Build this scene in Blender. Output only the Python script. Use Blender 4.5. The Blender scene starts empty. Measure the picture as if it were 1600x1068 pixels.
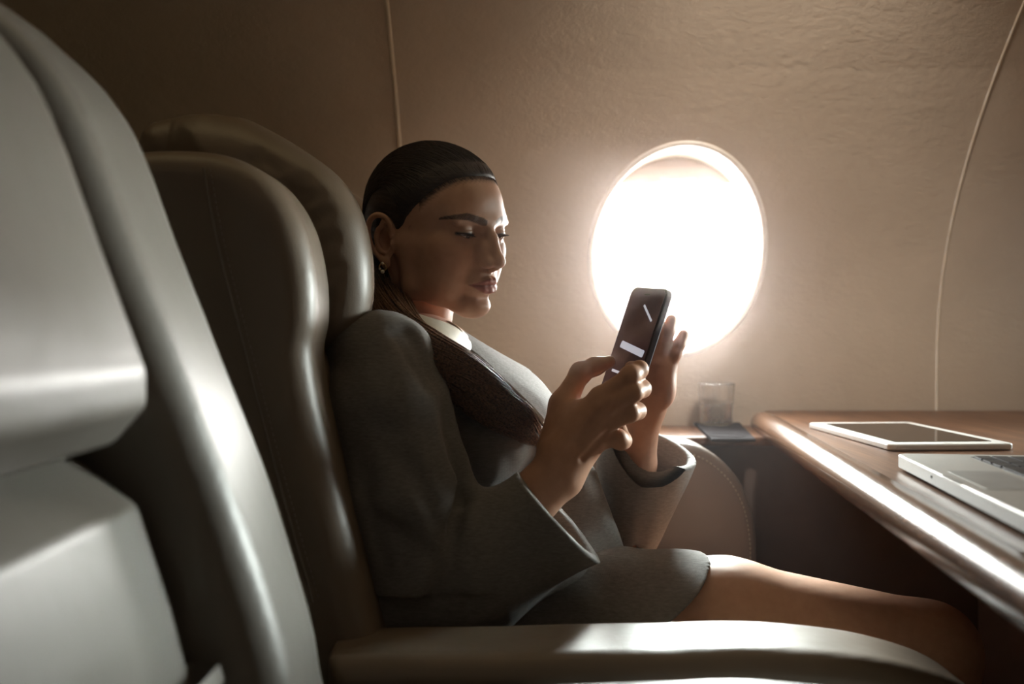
import bpy, bmesh, math, random
import numpy as np
from mathutils import Vector, Matrix

random.seed(7)
rng = np.random.RandomState(11)
scene = bpy.context.scene
C = scene.collection
PI = math.pi

# ------------------------------------------------------------------ camera
F_PX = 1556.0                       # focal length in pixels of the 1600 px wide frame
PITCH = math.atan(24 / F_PX)        # a touch downwards
cam_data = bpy.data.cameras.new('camera')
cam = bpy.data.objects.new('camera', cam_data)
C.objects.link(cam)
cam_data.sensor_width = 36.0
cam_data.lens = 36.0 * F_PX / 1600.0
cam.location = (0, 0, 0)
cam.rotation_euler = (PI / 2 - PITCH, 0, 0)
cam_data.clip_start = 0.02
cam_data.dof.use_dof = True
cam_data.dof.focus_distance = 1.16
cam_data.dof.aperture_fstop = 3.4
scene.camera = cam

# ------------------------------------------------------------------ view, world, lights
vs = scene.view_settings
vs.view_transform = 'Standard'
vs.look = 'None'
vs.gamma = 1.0
vs.use_curve_mapping = False
vs.exposure = 0.0
cy = scene.cycles
cy.use_denoising = True
cy.max_bounces = 10
cy.diffuse_bounces = 4
cy.transmission_bounces = 8
cy.transparent_max_bounces = 12
cy.volume_bounces = 0
cy.sample_clamp_indirect = 4.0
cy.caustics_reflective = False
cy.caustics_refractive = False

world = bpy.data.worlds.new('sky')
scene.world = world
world.use_nodes = True
bg = world.node_tree.nodes['Background']
bg.inputs['Color'].default_value = (1.0, 0.985, 0.96, 1)
bg.inputs['Strength'].default_value = 1.3

WALL_Y = 1.8
def wall_y(z):                       # the cabin side wall leans in towards the ceiling
    t = max(0.0, z + 0.05)
    return WALL_Y - 1.03 * t * t if t < 0.62 else WALL_Y - 1.03 * (0.62 ** 2) - 1.28 * (t - 0.62)
WIN_C = (0.293, 0.128)
WIN_H = (0.154, 0.179)
WINDOW_X = (0.293, 1.263)            # the window in view and the next one forward along the same wall

def look_at(o, d):
    o.rotation_euler = Vector(d).to_track_quat('-Z', 'Y').to_euler()

def area(name, loc, direction, sx, sy, power, col, shape='RECTANGLE', spread=PI):
    ld = bpy.data.lights.new(name, 'AREA')
    ld.shape = shape
    ld.size = sx
    ld.size_y = sy
    ld.energy = power
    ld.color = col
    ld.spread = spread
    o = bpy.data.objects.new(name, ld)
    o.location = loc
    look_at(o, direction)
    C.objects.link(o)
    return o

area('window_daylight', (0.31, 1.90, 0.17), (-0.10, -1, -0.12), 0.42, 0.52, 22.0, (1.0, 0.97, 0.93), 'ELLIPSE')
area('forward_window_daylight', (1.263, 1.655, 0.11), (-1.50, -0.86, -0.12), 0.30, 0.34, 0.9, (0.92, 1.0, 0.95), 'ELLIPSE', math.radians(25))
area('forward_window_sky_glow', (1.263, 1.66, 0.15), (-1.11, -0.62, -0.42), 0.30, 0.30, 0.5, (0.88, 1.0, 0.97), 'ELLIPSE', math.radians(25))  # extra narrow beam, added to brighten lapels, shorts and armrest
area('window_sky_glow', (0.33, 1.852, 0.15), (-0.10, -0.74, -0.42), 0.28, 0.20, 2.3, (0.90, 1.0, 0.96), 'ELLIPSE', math.radians(48))  # second beam added at the window to brighten thigh and shorts
sun_d = bpy.data.lights.new('sun', 'SUN')
sun_d.energy = 4.0
sun_d.angle = math.radians(1.2)
sun_d.color = (1.0, 0.93, 0.84)
sun = bpy.data.objects.new('sun', sun_d)
look_at(sun, (-0.218, -1, -0.085))
C.objects.link(sun)
area('cabin_strip_light', (0.35, 1.02, 0.80), (0.0, 0.55, -1), 2.6, 0.05, 1.1, (1.0, 0.78, 0.42))  # unseen strip, added to lift the wall with warm light from above
area('aisle_ceiling_light', (0.3, -0.1, 0.95), (0, 0.15, -1), 2.2, 0.3, 0.46, (1.0, 0.84, 0.68))  # unseen overhead fill, added to lift her face and the dark areas
rl = bpy.data.lights.new('reading_light', 'SPOT')  # unseen spot, added to brighten the wall around the window
rl.energy = 26.0; rl.spot_size = math.radians(90); rl.spot_blend = 1.0; rl.shadow_soft_size = 0.05; rl.color = (1.0, 0.88, 0.77)
rlo = bpy.data.objects.new('reading_light', rl); rlo.location = (0.42, 1.08, 0.76); C.objects.link(rlo)
look_at(rlo, (-0.02, 0.68, -0.70))

# ------------------------------------------------------------------ pixel helpers (the frame is 1600 x 1068)
def ray(px, py):
    dx = (px - 800) / F_PX
    dy = (534 - py) / F_PX
    return np.array([dx, math.cos(PITCH) + dy * math.sin(PITCH), -math.sin(PITCH) + dy * math.cos(PITCH)])
def P(px, py, Y):
    r = ray(px, py)
    return r * (Y / r[1])
def PZ(px, py, z):
    r = ray(px, py)
    return r * (z / r[2])

# ------------------------------------------------------------------ objects
def mesh_obj(name, verts, faces, mat, parent=None, smooth=True):
    me = bpy.data.meshes.new(name)
    verts = np.asarray(verts, dtype=np.float32)
    if isinstance(faces, np.ndarray):
        nf, k = faces.shape
        me.vertices.add(len(verts))
        me.vertices.foreach_set('co', verts.ravel())
        me.loops.add(nf * k)
        me.loops.foreach_set('vertex_index', faces.astype(np.int32).ravel())
        me.polygons.add(nf)
        me.polygons.foreach_set('loop_start', np.arange(0, nf * k, k, dtype=np.int32))
        me.polygons.foreach_set('loop_total', np.full(nf, k, dtype=np.int32))
        me.update(calc_edges=True)
    else:
        me.from_pydata([tuple(map(float, v)) for v in verts], [], faces)
        me.update()
    if smooth:
        me.polygons.foreach_set('use_smooth', np.ones(len(me.polygons), dtype=bool))
    if mat:
        for m in (mat if isinstance(mat, (list, tuple)) else [mat]):
            me.materials.append(m)
    o = bpy.data.objects.new(name, me)
    C.objects.link(o)
    if parent is not None:
        set_parent(o, parent)
    return o

def wloc(o):
    m = Matrix.Identity(4)
    while o is not None:
        m = (o.matrix_parent_inverse @ o.matrix_basis) @ m if o.parent else o.matrix_basis @ m
        o = o.parent
    return m

def set_parent(o, parent):
    o.parent = parent
    o.matrix_parent_inverse = wloc(parent).inverted()

def thing(name, label, cat, loc=(0, 0, 0), group=None):
    o = bpy.data.objects.new(name, None)
    o.empty_display_size = 0.05
    C.objects.link(o)
    o.location = loc
    o['label'] = label
    o['category'] = cat
    if group:
        o['group'] = group
    return o

def structure(o):
    o['kind'] = 'structure'
    return o

def bm_obj(name, bm, mat, parent=None, smooth=False, bevel=0.0, seg=2):
    if bevel:
        bmesh.ops.bevel(bm, geom=list(bm.edges), offset=bevel, segments=seg, affect='EDGES', profile=0.5)
    bmesh.ops.recalc_face_normals(bm, faces=bm.faces)
    me = bpy.data.meshes.new(name)
    bm.to_mesh(me)
    bm.free()
    if smooth:
        me.polygons.foreach_set('use_smooth', np.ones(len(me.polygons), dtype=bool))
    if mat:
        me.materials.append(mat)
    o = bpy.data.objects.new(name, me)
    C.objects.link(o)
    if parent is not None:
        set_parent(o, parent)
    return o

def bm_box(bm, lo, hi, M=None):
    lo = Vector(lo); hi = Vector(hi)
    m = Matrix.Translation((lo + hi) / 2) @ Matrix.Diagonal((*(hi - lo), 1))
    if M is not None:
        m = M @ m
    return bmesh.ops.create_cube(bm, size=1, matrix=m)

def box(name, lo, hi, mat, parent=None, bevel=0.0, seg=2, M=None):
    bm = bmesh.new()
    bm_box(bm, lo, hi)
    if bevel:
        bmesh.ops.bevel(bm, geom=list(bm.edges), offset=bevel, segments=seg, affect='EDGES', profile=0.5)
    if M is not None:
        bm.transform(M)
    return bm_obj(name, bm, mat, parent, smooth=False)

def round_rect(w, h, r, n=6):
    pts = []
    for cx, cy_, a0 in ((w / 2 - r, h / 2 - r, 0), (-w / 2 + r, h / 2 - r, 90), (-w / 2 + r, -h / 2 + r, 180), (w / 2 - r, -h / 2 + r, 270)):
        for i in range(n + 1):
            a = math.radians(a0 + 90 * i / n)
            pts.append((cx + r * math.cos(a), cy_ + r * math.sin(a)))
    return pts

def prism(name, pts, z0, z1, mat, parent=None, M=None, bevel=0.0, seg=2, smooth=False):
    bm = bmesh.new()
    vs_ = [bm.verts.new((x, y, z0)) for x, y in pts]
    f = bm.faces.new(vs_)
    r = bmesh.ops.extrude_face_region(bm, geom=[f])
    bmesh.ops.translate(bm, verts=[v for v in r['geom'] if isinstance(v, bmesh.types.BMVert)], vec=(0, 0, z1 - z0))
    bmesh.ops.recalc_face_normals(bm, faces=bm.faces)
    if bevel:
        es = [e for e in bm.edges if abs(e.verts[0].co.z - e.verts[1].co.z) < 1e-7]
        bmesh.ops.bevel(bm, geom=es, offset=bevel, segments=seg, affect='EDGES', profile=0.5)
    if M is not None:
        bm.transform(M)
    return bm_obj(name, bm, mat, parent, smooth=smooth)

def lathe(name, prof, mat, parent=None, n=48, loc=(0, 0, 0), rfun=None):
    verts = []; faces = []
    for i, (r, z) in enumerate(prof):
        for j in range(n):
            a = 2 * PI * j / n
            rr = r * (rfun(a, z) if rfun else 1.0)
            verts.append((loc[0] + rr * math.cos(a), loc[1] + rr * math.sin(a), loc[2] + z))
    for i in range(len(prof) - 1):
        for j in range(n):
            k = (j + 1) % n
            faces.append((i * n + j, i * n + k, (i + 1) * n + k, (i + 1) * n + j))
    return mesh_obj(name, verts, faces, mat, parent)

def tube_mesh(paths, radii, sides=5):
    """paths: list of (n,3) arrays; radii: list of arrays -> verts, faces"""
    V = []; Fq = []; base = 0
    for pth, rad in zip(paths, radii):
        pth = np.asarray(pth, float); n = len(pth)
        t = np.gradient(pth, axis=0)
        t /= np.linalg.norm(t, axis=1)[:, None] + 1e-12
        up = np.array([0.13, 0.21, 0.97])
        a = np.cross(t, up); a /= np.linalg.norm(a, axis=1)[:, None] + 1e-12
        b = np.cross(t, a)
        ang = np.arange(sides) * 2 * PI / sides
        ring = pth[:, None, :] + (np.cos(ang)[None, :, None] * a[:, None, :] + np.sin(ang)[None, :, None] * b[:, None, :]) * np.asarray(rad)[:, None, None]
        V.append(ring.reshape(-1, 3))
        i = np.arange(n - 1)[:, None] * sides; j = np.arange(sides)[None, :]; k = (j + 1) % sides
        q = np.stack([i + j, i + k, i + sides + k, i + sides + j], -1).reshape(-1, 4) + base
        Fq.append(q); base += n * sides
    return np.concatenate(V), np.concatenate(Fq)

def catmull(pts, n):
    pts = np.asarray(pts, float)
    p = np.vstack([2 * pts[0] - pts[1], pts, 2 * pts[-1] - pts[-2]])
    out = []
    m = len(pts) - 1
    for u in np.linspace(0, m - 1e-9, n):
        i = int(u); t = u - i
        a, b, c, d = p[i], p[i + 1], p[i + 2], p[i + 3]
        out.append(0.5 * (2 * b + (c - a) * t + (2 * a - 5 * b + 4 * c - d) * t * t + (3 * b - a - 3 * c + d) * t ** 3))
    return np.array(out)

# ------------------------------------------------------------------ solid modelling on a distance grid
def smin(a, b, k):
    if k <= 0: return np.minimum(a, b)
    h = np.clip(0.5 + 0.5 * (b - a) / k, 0, 1)
    return b + (a - b) * h - k * h * (1 - h)
def smax(a, b, k):
    return -smin(-a, -b, k)

class Grid:
    def __init__(s, lo, hi, res):
        s.lo = np.array(lo, float); s.res = res
        s.n = np.ceil((np.array(hi, float) - s.lo) / res).astype(int) + 1
        s.ax = [(s.lo[i] + np.arange(s.n[i]) * res).astype(np.float32) for i in range(3)]
        s.big = np.float32(res * 40)
        s.f = np.full(tuple(s.n), s.big, np.float32)
    def slab(s, lo, hi):
        i0 = np.clip(np.floor((np.asarray(lo) - s.lo) / s.res).astype(int), 0, s.n)
        i1 = np.clip(np.ceil((np.asarray(hi) - s.lo) / s.res).astype(int) + 1, 0, s.n)
        if np.any(i1 <= i0): return None
        sl = tuple(slice(a, b) for a, b in zip(i0, i1))
        return sl, s.ax[0][sl[0]][:, None, None], s.ax[1][sl[1]][None, :, None], s.ax[2][sl[2]][None, None, :]
    def put(s, sl, d, k, op):
        if op == 'add': s.f[sl] = smin(s.f[sl], d, k)
        elif op == 'sub': s.f[sl] = smax(s.f[sl], -d, k)
        elif op == 'and': s.f[sl] = smax(s.f[sl], d, k)
    def cap(s, a, b, ra, rb, k=0.0, op='add', scale=(1, 1, 1)):
        a = np.asarray(a, float); b = np.asarray(b, float)
        sc = np.asarray(scale, float); m = (max(ra, rb) + k) * sc + 3 * s.res
        q = s.slab(np.minimum(a, b) - m, np.maximum(a, b) + m)
        if q is None: return
        sl, X, Y, Z = q
        A = a / sc; D = b / sc - A; L = float(D @ D) + 1e-12
        x = X / sc[0] - A[0]; y = Y / sc[1] - A[1]; z = Z / sc[2] - A[2]
        t = np.clip((x * D[0] + y * D[1] + z * D[2]) / L, 0, 1)
        d = np.sqrt((x - t * D[0]) ** 2 + (y - t * D[1]) ** 2 + (z - t * D[2]) ** 2) - (ra + (rb - ra) * t)
        s.put(sl, (d * min(sc)).astype(np.float32), k, op)
    def chain(s, pts, rad, k=0.0, op='add', scale=(1, 1, 1), n=0):
        if n:
            q = catmull(np.hstack([np.asarray(pts, float), np.asarray(rad, float)[:, None]]), n)
            pts, rad = q[:, :3], q[:, 3]
        for i in range(len(pts) - 1):
            s.cap(pts[i], pts[i + 1], rad[i], rad[i + 1], k, op, scale)
    def ell(s, c, r, k=0.0, op='add', R=None):
        c = np.asarray(c, float); r = np.asarray(r, float)
        m = (max(r) if R is not None else r) + k + 3 * s.res
        q = s.slab(c - m, c + m)
        if q is None: return
        sl, X, Y, Z = q
        x = X - c[0]; y = Y - c[1]; z = Z - c[2]
        if R is not None:      # rows of R: local axes
            R = np.asarray(R)
            x, y, z = (R[i][0] * x + R[i][1] * y + R[i][2] * z for i in range(3))
        k0 = np.sqrt((x / r[0]) ** 2 + (y / r[1]) ** 2 + (z / r[2]) ** 2)
        k1 = np.sqrt((x / r[0] ** 2) ** 2 + (y / r[1] ** 2) ** 2 + (z / r[2] ** 2) ** 2) + 1e-9
        d = np.where(k0 < 1e-3, -min(r), k0 * (k0 - 1) / k1)
        s.put(sl, d.astype(np.float32), k, op)
    def plane(s, p, nrm, k=0.0, lo=None, hi=None):
        """keep the side the normal points away from"""
        p = np.asarray(p, float); nrm = np.asarray(nrm, float) / np.linalg.norm(nrm)
        q = s.slab(s.lo if lo is None else lo, s.lo + s.n * s.res if hi is None else hi)
        sl, X, Y, Z = q
        d = (X - p[0]) * nrm[0] + (Y - p[1]) * nrm[1] + (Z - p[2]) * nrm[2]
        s.put(sl, (d + 0 * s.f[sl]).astype(np.float32), k, 'and')
    def prism(s, poly, y0, y1, r, k=0.0, op='add', off=None):
        """polygon in the x-z plane, extruded along y with edges rounded by r; off(Y) shifts x with y"""
        poly = np.asarray(poly, float)
        lo = (poly[:, 0].min(), y0, poly[:, 1].min()); hi = (poly[:, 0].max(), y1, poly[:, 1].max())
        m = k + 4 * s.res
        q = s.slab(np.array(lo) - m, np.array(hi) + m)
        if q is None: return
        sl, X, Y, Z = q
        x = X[:, 0, :] + 0 * Z[:, 0, :]; z = Z[:, 0, :] + 0 * X[:, 0, :]
        d = np.full(x.shape, 1e9); sg = np.ones(x.shape)
        n = len(poly)
        for i in range(n):
            vi = poly[i]; vj = poly[i - 1]
            ex, ez = vj[0] - vi[0], vj[1] - vi[1]
            wx, wz = x - vi[0], z - vi[1]
            t = np.clip((wx * ex + wz * ez) / (ex * ex + ez * ez), 0, 1)
            d = np.minimum(d, (wx - ex * t) ** 2 + (wz - ez * t) ** 2)
            c1 = z >= vi[1]; c2 = z < vj[1]; c3 = ex * wz > ez * wx
            al = (c1 & c2 & c3) | (~c1 & ~c2 & ~c3)
            sg = np.where(al, -sg, sg)
        d2 = (sg * np.sqrt(d) + r)[:, None, :]
        dy = np.abs(Y - (y0 + y1) / 2) - (y1 - y0) / 2 + r
        o = np.sqrt(np.maximum(d2, 0) ** 2 + np.maximum(dy, 0) ** 2) + np.minimum(np.maximum(d2, dy), 0) - r
        s.put(sl, o.astype(np.float32), k, op)
    def disp(s, fn, lo=None, hi=None):
        q = s.slab(s.lo if lo is None else lo, s.lo + s.n * s.res if hi is None else hi)
        sl, X, Y, Z = q
        s.f[sl] = s.f[sl] + fn(X, Y, Z).astype(np.float32)
    def mesh(s):
        f = s.f; ins = f < 0
        nx, ny, nz = (n - 1 for n in f.shape)
        cnt = np.zeros((nx, ny, nz), np.int8)
        for i in (0, 1):
            for j in (0, 1):
                for k in (0, 1):
                    cnt += ins[i:i + nx, j:j + ny, k:k + nz]
        act = (cnt > 0) & (cnt < 8)
        ci = np.argwhere(act)
        idx = np.full((nx, ny, nz), -1, np.int64)
        idx[act] = np.arange(len(ci))
        acc = np.zeros((len(ci), 3)); num = np.zeros(len(ci))
        cor = [(i, j, k) for i in (0, 1) for j in (0, 1) for k in (0, 1)]
        val = {c: f[ci[:, 0] + c[0], ci[:, 1] + c[1], ci[:, 2] + c[2]].astype(float) for c in cor}
        for c in cor:
            for a in range(3):
                if c[a] == 0:
                    e = list(c); e[a] = 1; e = tuple(e)
                    v0, v1 = val[c], val[e]
                    m = (v0 < 0) != (v1 < 0)
                    t = np.where(m, v0 / np.where(m, v0 - v1, 1), 0)
                    p = np.tile(np.array(c, float), (len(ci), 1)); p[:, a] = t
                    acc += p * m[:, None]; num += m
        verts = (ci + acc / num[:, None]) * s.res + s.lo
        faces = []
        for a in range(3):
            b, c = (a + 1) % 3, (a + 2) % 3
            sl0 = [slice(None)] * 3; sl1 = [slice(None)] * 3
            sl0[a] = slice(0, -1); sl1[a] = slice(1, None)
            s0, s1 = ins[tuple(sl0)], ins[tuple(sl1)]
            e = np.argwhere(s0 != s1)
            e = e[(e[:, b] > 0) & (e[:, c] > 0) & (e[:, b] < f.shape[b] - 1) & (e[:, c] < f.shape[c] - 1)]
            fl = s0[tuple(e.T)]
            def cell(db, dc):
                q = e.copy(); q[:, b] -= db; q[:, c] -= dc
                return idx[tuple(q.T)]
            q = np.stack([cell(1, 1), cell(0, 1), cell(0, 0), cell(1, 0)], -1)
            q[~fl] = q[~fl][:, ::-1]
            faces.append(q)
        fc = np.concatenate(faces)
        fc = fc[(fc >= 0).all(1)]
        return verts, fc

def relax(verts, faces, n=1, w=0.5):
    """a few rounds of smoothing to remove grid steps"""
    v = verts.copy(); N = len(v)
    e = np.concatenate([faces[:, [0, 1]], faces[:, [1, 2]], faces[:, [2, 3]], faces[:, [3, 0]]])
    i, j = e[:, 0], e[:, 1]
    deg = np.bincount(i, minlength=N) + np.bincount(j, minlength=N)
    for it in range(2 * n):
        lam = w if it % 2 == 0 else -w * 1.03
        s_ = np.zeros_like(v)
        for a in range(3):
            s_[:, a] = np.bincount(i, v[j, a], N) + np.bincount(j, v[i, a], N)
        v = v + lam * (s_ / np.maximum(deg, 1)[:, None] - v)
    return v

def set_colors(o, cols):
    at = o.data.color_attributes.new('tint', 'FLOAT_COLOR', 'POINT')
    c = np.ones((len(cols), 4), np.float32); c[:, :3] = cols
    at.data.foreach_set('color', c.ravel())

def vnoise(x, y, z, seed=0):
    """cheap smooth pseudo noise from sines, range about -1..1"""
    s_ = seed * 1.7
    return (np.sin(x * 1.0 + 1.3 * np.sin(y * 0.9 + s_) + s_) + np.sin(y * 1.1 + 1.2 * np.sin(z * 1.05 + 2 + s_)) + np.sin(z * 0.95 + 1.4 * np.sin(x * 1.1 + 4 + s_))) / 3

# ------------------------------------------------------------------ materials
def new_mat(name):
    m = bpy.data.materials.new(name)
    m.use_nodes = True
    nt = m.node_tree
    b = nt.nodes['Principled BSDF']
    return m, nt, b
def setp(b, **kw):
    al = {'rough': 'Roughness', 'metal': 'Metallic', 'spec': 'Specular IOR Level', 'coat': 'Coat Weight', 'coat_rough': 'Coat Roughness', 'sheen': 'Sheen Weight', 'sheen_rough': 'Sheen Roughness', 'trans': 'Transmission Weight', 'ior': 'IOR', 'sss': 'Subsurface Weight', 'aniso': 'Anisotropic'}
    for k, v in kw.items():
        b.inputs[al.get(k, k)].default_value = v
def coords(nt, scale=(1, 1, 1), rot=(0, 0, 0)):
    tc = nt.nodes.new('ShaderNodeTexCoord'); mp = nt.nodes.new('ShaderNodeMapping')
    mp.inputs['Scale'].default_value = scale; mp.inputs['Rotation'].default_value = rot
    nt.links.new(tc.outputs['Object'], mp.inputs['Vector'])
    return mp.outputs['Vector']
def noise(nt, vec, scale, detail=4, rough=0.6, dist=0.0):
    n = nt.nodes.new('ShaderNodeTexNoise')
    n.inputs['Scale'].default_value = scale; n.inputs['Detail'].default_value = detail
    n.inputs['Roughness'].default_value = rough; n.inputs['Distortion'].default_value = dist
    nt.links.new(vec, n.inputs['Vector'])
    return n.outputs['Fac']
def ramp(nt, fac, stops):
    r = nt.nodes.new('ShaderNodeValToRGB')
    e = r.color_ramp.elements
    while len(e) < len(stops): e.new(0.5)
    for i, (p, c) in enumerate(stops):
        e[i].position = p; e[i].color = (*c, 1)
    nt.links.new(fac, r.inputs['Fac'])
    return r.outputs['Color']
def bump(nt, b, h, strength, dist, prev=None):
    n = nt.nodes.new('ShaderNodeBump')
    n.inputs['Strength'].default_value = strength; n.inputs['Distance'].default_value = dist
    nt.links.new(h, n.inputs['Height'])
    if prev is not None: nt.links.new(prev, n.inputs['Normal'])
    nt.links.new(n.outputs['Normal'], b.inputs['Normal'])
    return n.outputs['Normal']
def mul(nt, a, bcol, fac=1.0):
    n = nt.nodes.new('ShaderNodeMix'); n.data_type = 'RGBA'; n.blend_type = 'MULTIPLY'
    n.inputs['Factor'].default_value = fac
    nt.links.new(a, n.inputs['A']); nt.links.new(bcol, n.inputs['B'])
    return n.outputs['Result']
def simple(name, col, scale=40, var=0.1, bmp=0.0, bscale=200, bdist=0.001, **kw):
    m, nt, b = new_mat(name)
    v = coords(nt)
    f = noise(nt, v, scale)
    c0 = tuple(x * (1 - var) for x in col); c1 = tuple(min(1, x * (1 + var)) for x in col)
    nt.links.new(ramp(nt, f, [(0.3, c0), (0.7, c1)]), b.inputs['Base Color'])
    if bmp:
        bump(nt, b, noise(nt, v, bscale, 3), bmp, bdist)
    setp(b, **kw)
    return m

def leather(name, col, rough=0.42):
    m, nt, b = new_mat(name)
    v = coords(nt)
    f = noise(nt, v, 6, 3)
    nt.links.new(ramp(nt, f, [(0.3, tuple(x * 0.9 for x in col)), (0.7, tuple(x * 1.08 for x in col))]), b.inputs['Base Color'])
    vo = nt.nodes.new('ShaderNodeTexVoronoi'); vo.inputs['Scale'].default_value = 420
    nt.links.new(v, vo.inputs['Vector'])
    n1 = bump(nt, b, noise(nt, v, 14, 3), 0.25, 0.006)
    bump(nt, b, vo.outputs['Distance'], 0.12, 0.0006, n1)
    setp(b, rough=rough, spec=0.6, coat=0.15, coat_rough=0.4)
    return m

M = {}
M['leather'] = leather('taupe_leather', (0.20, 0.152, 0.11), 0.42)
M['leather_near'] = leather('pale_taupe_leather', (0.19, 0.172, 0.15), 0.43)
M['leather_dark'] = leather('umber_leather', (0.115, 0.085, 0.068), 0.44)  # the seat leather with shade put into its colour, for the far armrest
M['thread'] = simple('stitch_thread', (0.30, 0.26, 0.21), rough=0.7)

def m_wall():
    m, nt, b = new_mat('suede_wall_covering')
    v = coords(nt)
    f = noise(nt, v, 3.0, 5, 0.65)
    nt.links.new(ramp(nt, f, [(0.3, (0.50, 0.42, 0.325)), (0.7, (0.60, 0.51, 0.405))]), b.inputs['Base Color'])
    n1 = bump(nt, b, noise(nt, coords(nt, (1, 1, 1.6)), 60, 4, 0.7), 0.5, 0.0025)
    bump(nt, b, noise(nt, v, 500, 2), 0.35, 0.0008, n1)
    setp(b, rough=0.9, spec=0.2)
    return m
M['wall'] = m_wall()
M['piping'] = simple('cream_piping', (0.66, 0.57, 0.44), rough=0.6)
M['ceiling'] = simple('cabin_ceiling_cloth', (0.50, 0.43, 0.34), rough=0.9)
M['carpet'] = simple('dark_carpet', (0.06, 0.045, 0.04), scale=90, var=0.4, bmp=0.8, bscale=500, bdist=0.004, rough=0.95)
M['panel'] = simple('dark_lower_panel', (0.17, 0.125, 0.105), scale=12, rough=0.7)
M['frame'] = simple('ivory_window_ring', (0.78, 0.72, 0.64), rough=0.45)

def m_wood(name='varnished_walnut', rough=0.36, spec=0.5, coat=0.5, coat_rough=0.16):
    m, nt, b = new_mat(name)
    v = coords(nt, (9, 0.9, 9), (0, 0, math.radians(-6)))
    f = noise(nt, v, 2.2, 8, 0.62, 1.2)
    f2 = noise(nt, coords(nt, (160, 5, 160), (0, 0, math.radians(-6))), 3, 3)
    c1 = ramp(nt, f, [(0.25, (0.075, 0.032, 0.016)), (0.5, (0.17, 0.082, 0.042)), (0.75, (0.26, 0.135, 0.07))])
    c2 = ramp(nt, f2, [(0.3, (0.62, 0.58, 0.55)), (0.6, (1, 1, 1))])
    nt.links.new(mul(nt, c1, c2), b.inputs['Base Color'])
    bump(nt, b, f2, 0.08, 0.0005)
    setp(b, rough=rough, spec=spec, coat=coat, coat_rough=coat_rough)
    return m
M['wood'] = m_wood('satin_walnut', 0.40, 0.22, 0.05, 0.22)
M['wood_rail'] = m_wood('varnished_walnut_rail', 0.27, 0.45, 0.3, 0.12)

def m_skin():
    m, nt, b = new_mat('skin')
    at = nt.nodes.new('ShaderNodeAttribute'); at.attribute_name = 'tint'
    f = noise(nt, coords(nt), 90, 4)
    c2 = ramp(nt, f, [(0.3, (0.90, 0.88, 0.87)), (0.7, (1, 1, 1))])
    nt.links.new(mul(nt, at.outputs['Color'], c2), b.inputs['Base Color'])
    bump(nt, b, noise(nt, coords(nt), 900, 3), 0.10, 0.0005)
    setp(b, rough=0.46, spec=0.38, sss=0.05)
    b.inputs['Subsurface Radius'].default_value = (1.0, 0.35, 0.2)
    b.inputs['Subsurface Scale'].default_value = 0.006
    return m
M['skin'] = m_skin()

def m_hair(name, sc):
    m, nt, b = new_mat(name)
    v = coords(nt, sc)
    f = noise(nt, v, 1.0, 5, 0.7)
    nt.links.new(ramp(nt, f, [(0.3, (0.012, 0.007, 0.005)), (0.7, (0.045, 0.025, 0.017))]), b.inputs['Base Color'])
    bump(nt, b, f, 0.5, 0.0012)
    setp(b, rough=0.42, spec=0.4)
    return m
M['hair'] = m_hair('dark_brown_hair', (25, 500, 700))
def m_strand():
    m, nt, b = new_mat('brown_hair_strand')
    f = noise(nt, coords(nt), 420, 2)
    nt.links.new(ramp(nt, f, [(0.35, (0.045, 0.023, 0.014)), (0.65, (0.36, 0.20, 0.12))]), b.inputs['Base Color'])
    setp(b, rough=0.38, spec=0.5)
    return m
M['strand'] = m_strand()

def m_wool():
    m, nt, b = new_mat('grey_wool_suiting')
    w1 = nt.nodes.new('ShaderNodeTexWave'); w1.inputs['Scale'].default_value = 330; w1.bands_direction = 'X'; w1.inputs['Distortion'].default_value = 1.5
    w2 = nt.nodes.new('ShaderNodeTexWave'); w2.inputs['Scale'].default_value = 330; w2.bands_direction = 'Z'; w2.inputs['Distortion'].default_value = 1.5
    v = coords(nt)
    nt.links.new(v, w1.inputs['Vector']); nt.links.new(v, w2.inputs['Vector'])
    mx = nt.nodes.new('ShaderNodeMath'); mx.operation = 'MULTIPLY'
    nt.links.new(w1.outputs['Fac'], mx.inputs[0]); nt.links.new(w2.outputs['Fac'], mx.inputs[1])
    f = noise(nt, coords(nt, (150, 150, 600)), 1.0, 3)
    c = ramp(nt, f, [(0.3, (0.145, 0.134, 0.125)), (0.7, (0.21, 0.198, 0.186))])
    nt.links.new(c, b.inputs['Base Color'])
    n1 = bump(nt, b, mx.outputs[0], 0.35, 0.0006)
    bump(nt, b, noise(nt, v, 18, 3), 0.35, 0.004, n1)
    setp(b, rough=0.85, spec=0.25, sheen=0.15, sheen_rough=0.5)
    return m
M['wool'] = m_wool()
M['lining'] = simple('jacket_lining', (0.12, 0.10, 0.09), rough=0.5)
M['cream'] = simple('cream_silk', (0.74, 0.69, 0.57), rough=0.5, sheen=0.2)
M['gold'] = simple('gold', (0.85, 0.66, 0.36), rough=0.22, metal=1.0)
M['pearl'] = simple('pearl', (0.9, 0.85, 0.76), rough=0.2)
M['aluminium'] = simple('brushed_aluminium', (0.72, 0.74, 0.73), scale=300, var=0.03, rough=0.38, metal=0.75)
M['trackpad'] = simple('trackpad_aluminium', (0.50, 0.52, 0.52), rough=0.35, metal=0.5)
M['key'] = simple('black_key_plastic', (0.018, 0.018, 0.02), rough=0.45)
M['black_glass'] = simple('black_screen_glass', (0.012, 0.010, 0.010), rough=0.06, spec=0.6)
M['phone_glass'] = simple('phone_screen_glass', (0.13, 0.10, 0.13), rough=0.12, spec=0.35)
M['screen_light'] = simple('lit_screen_white', (0.6, 0.62, 0.66), rough=0.3)  # glowing white that stands in for window reflections on the phone
_b = M['screen_light'].node_tree.nodes['Principled BSDF']; _b.inputs['Emission Color'].default_value = (0.8, 0.85, 1.0, 1); _b.inputs['Emission Strength'].default_value = 0.42
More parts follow.
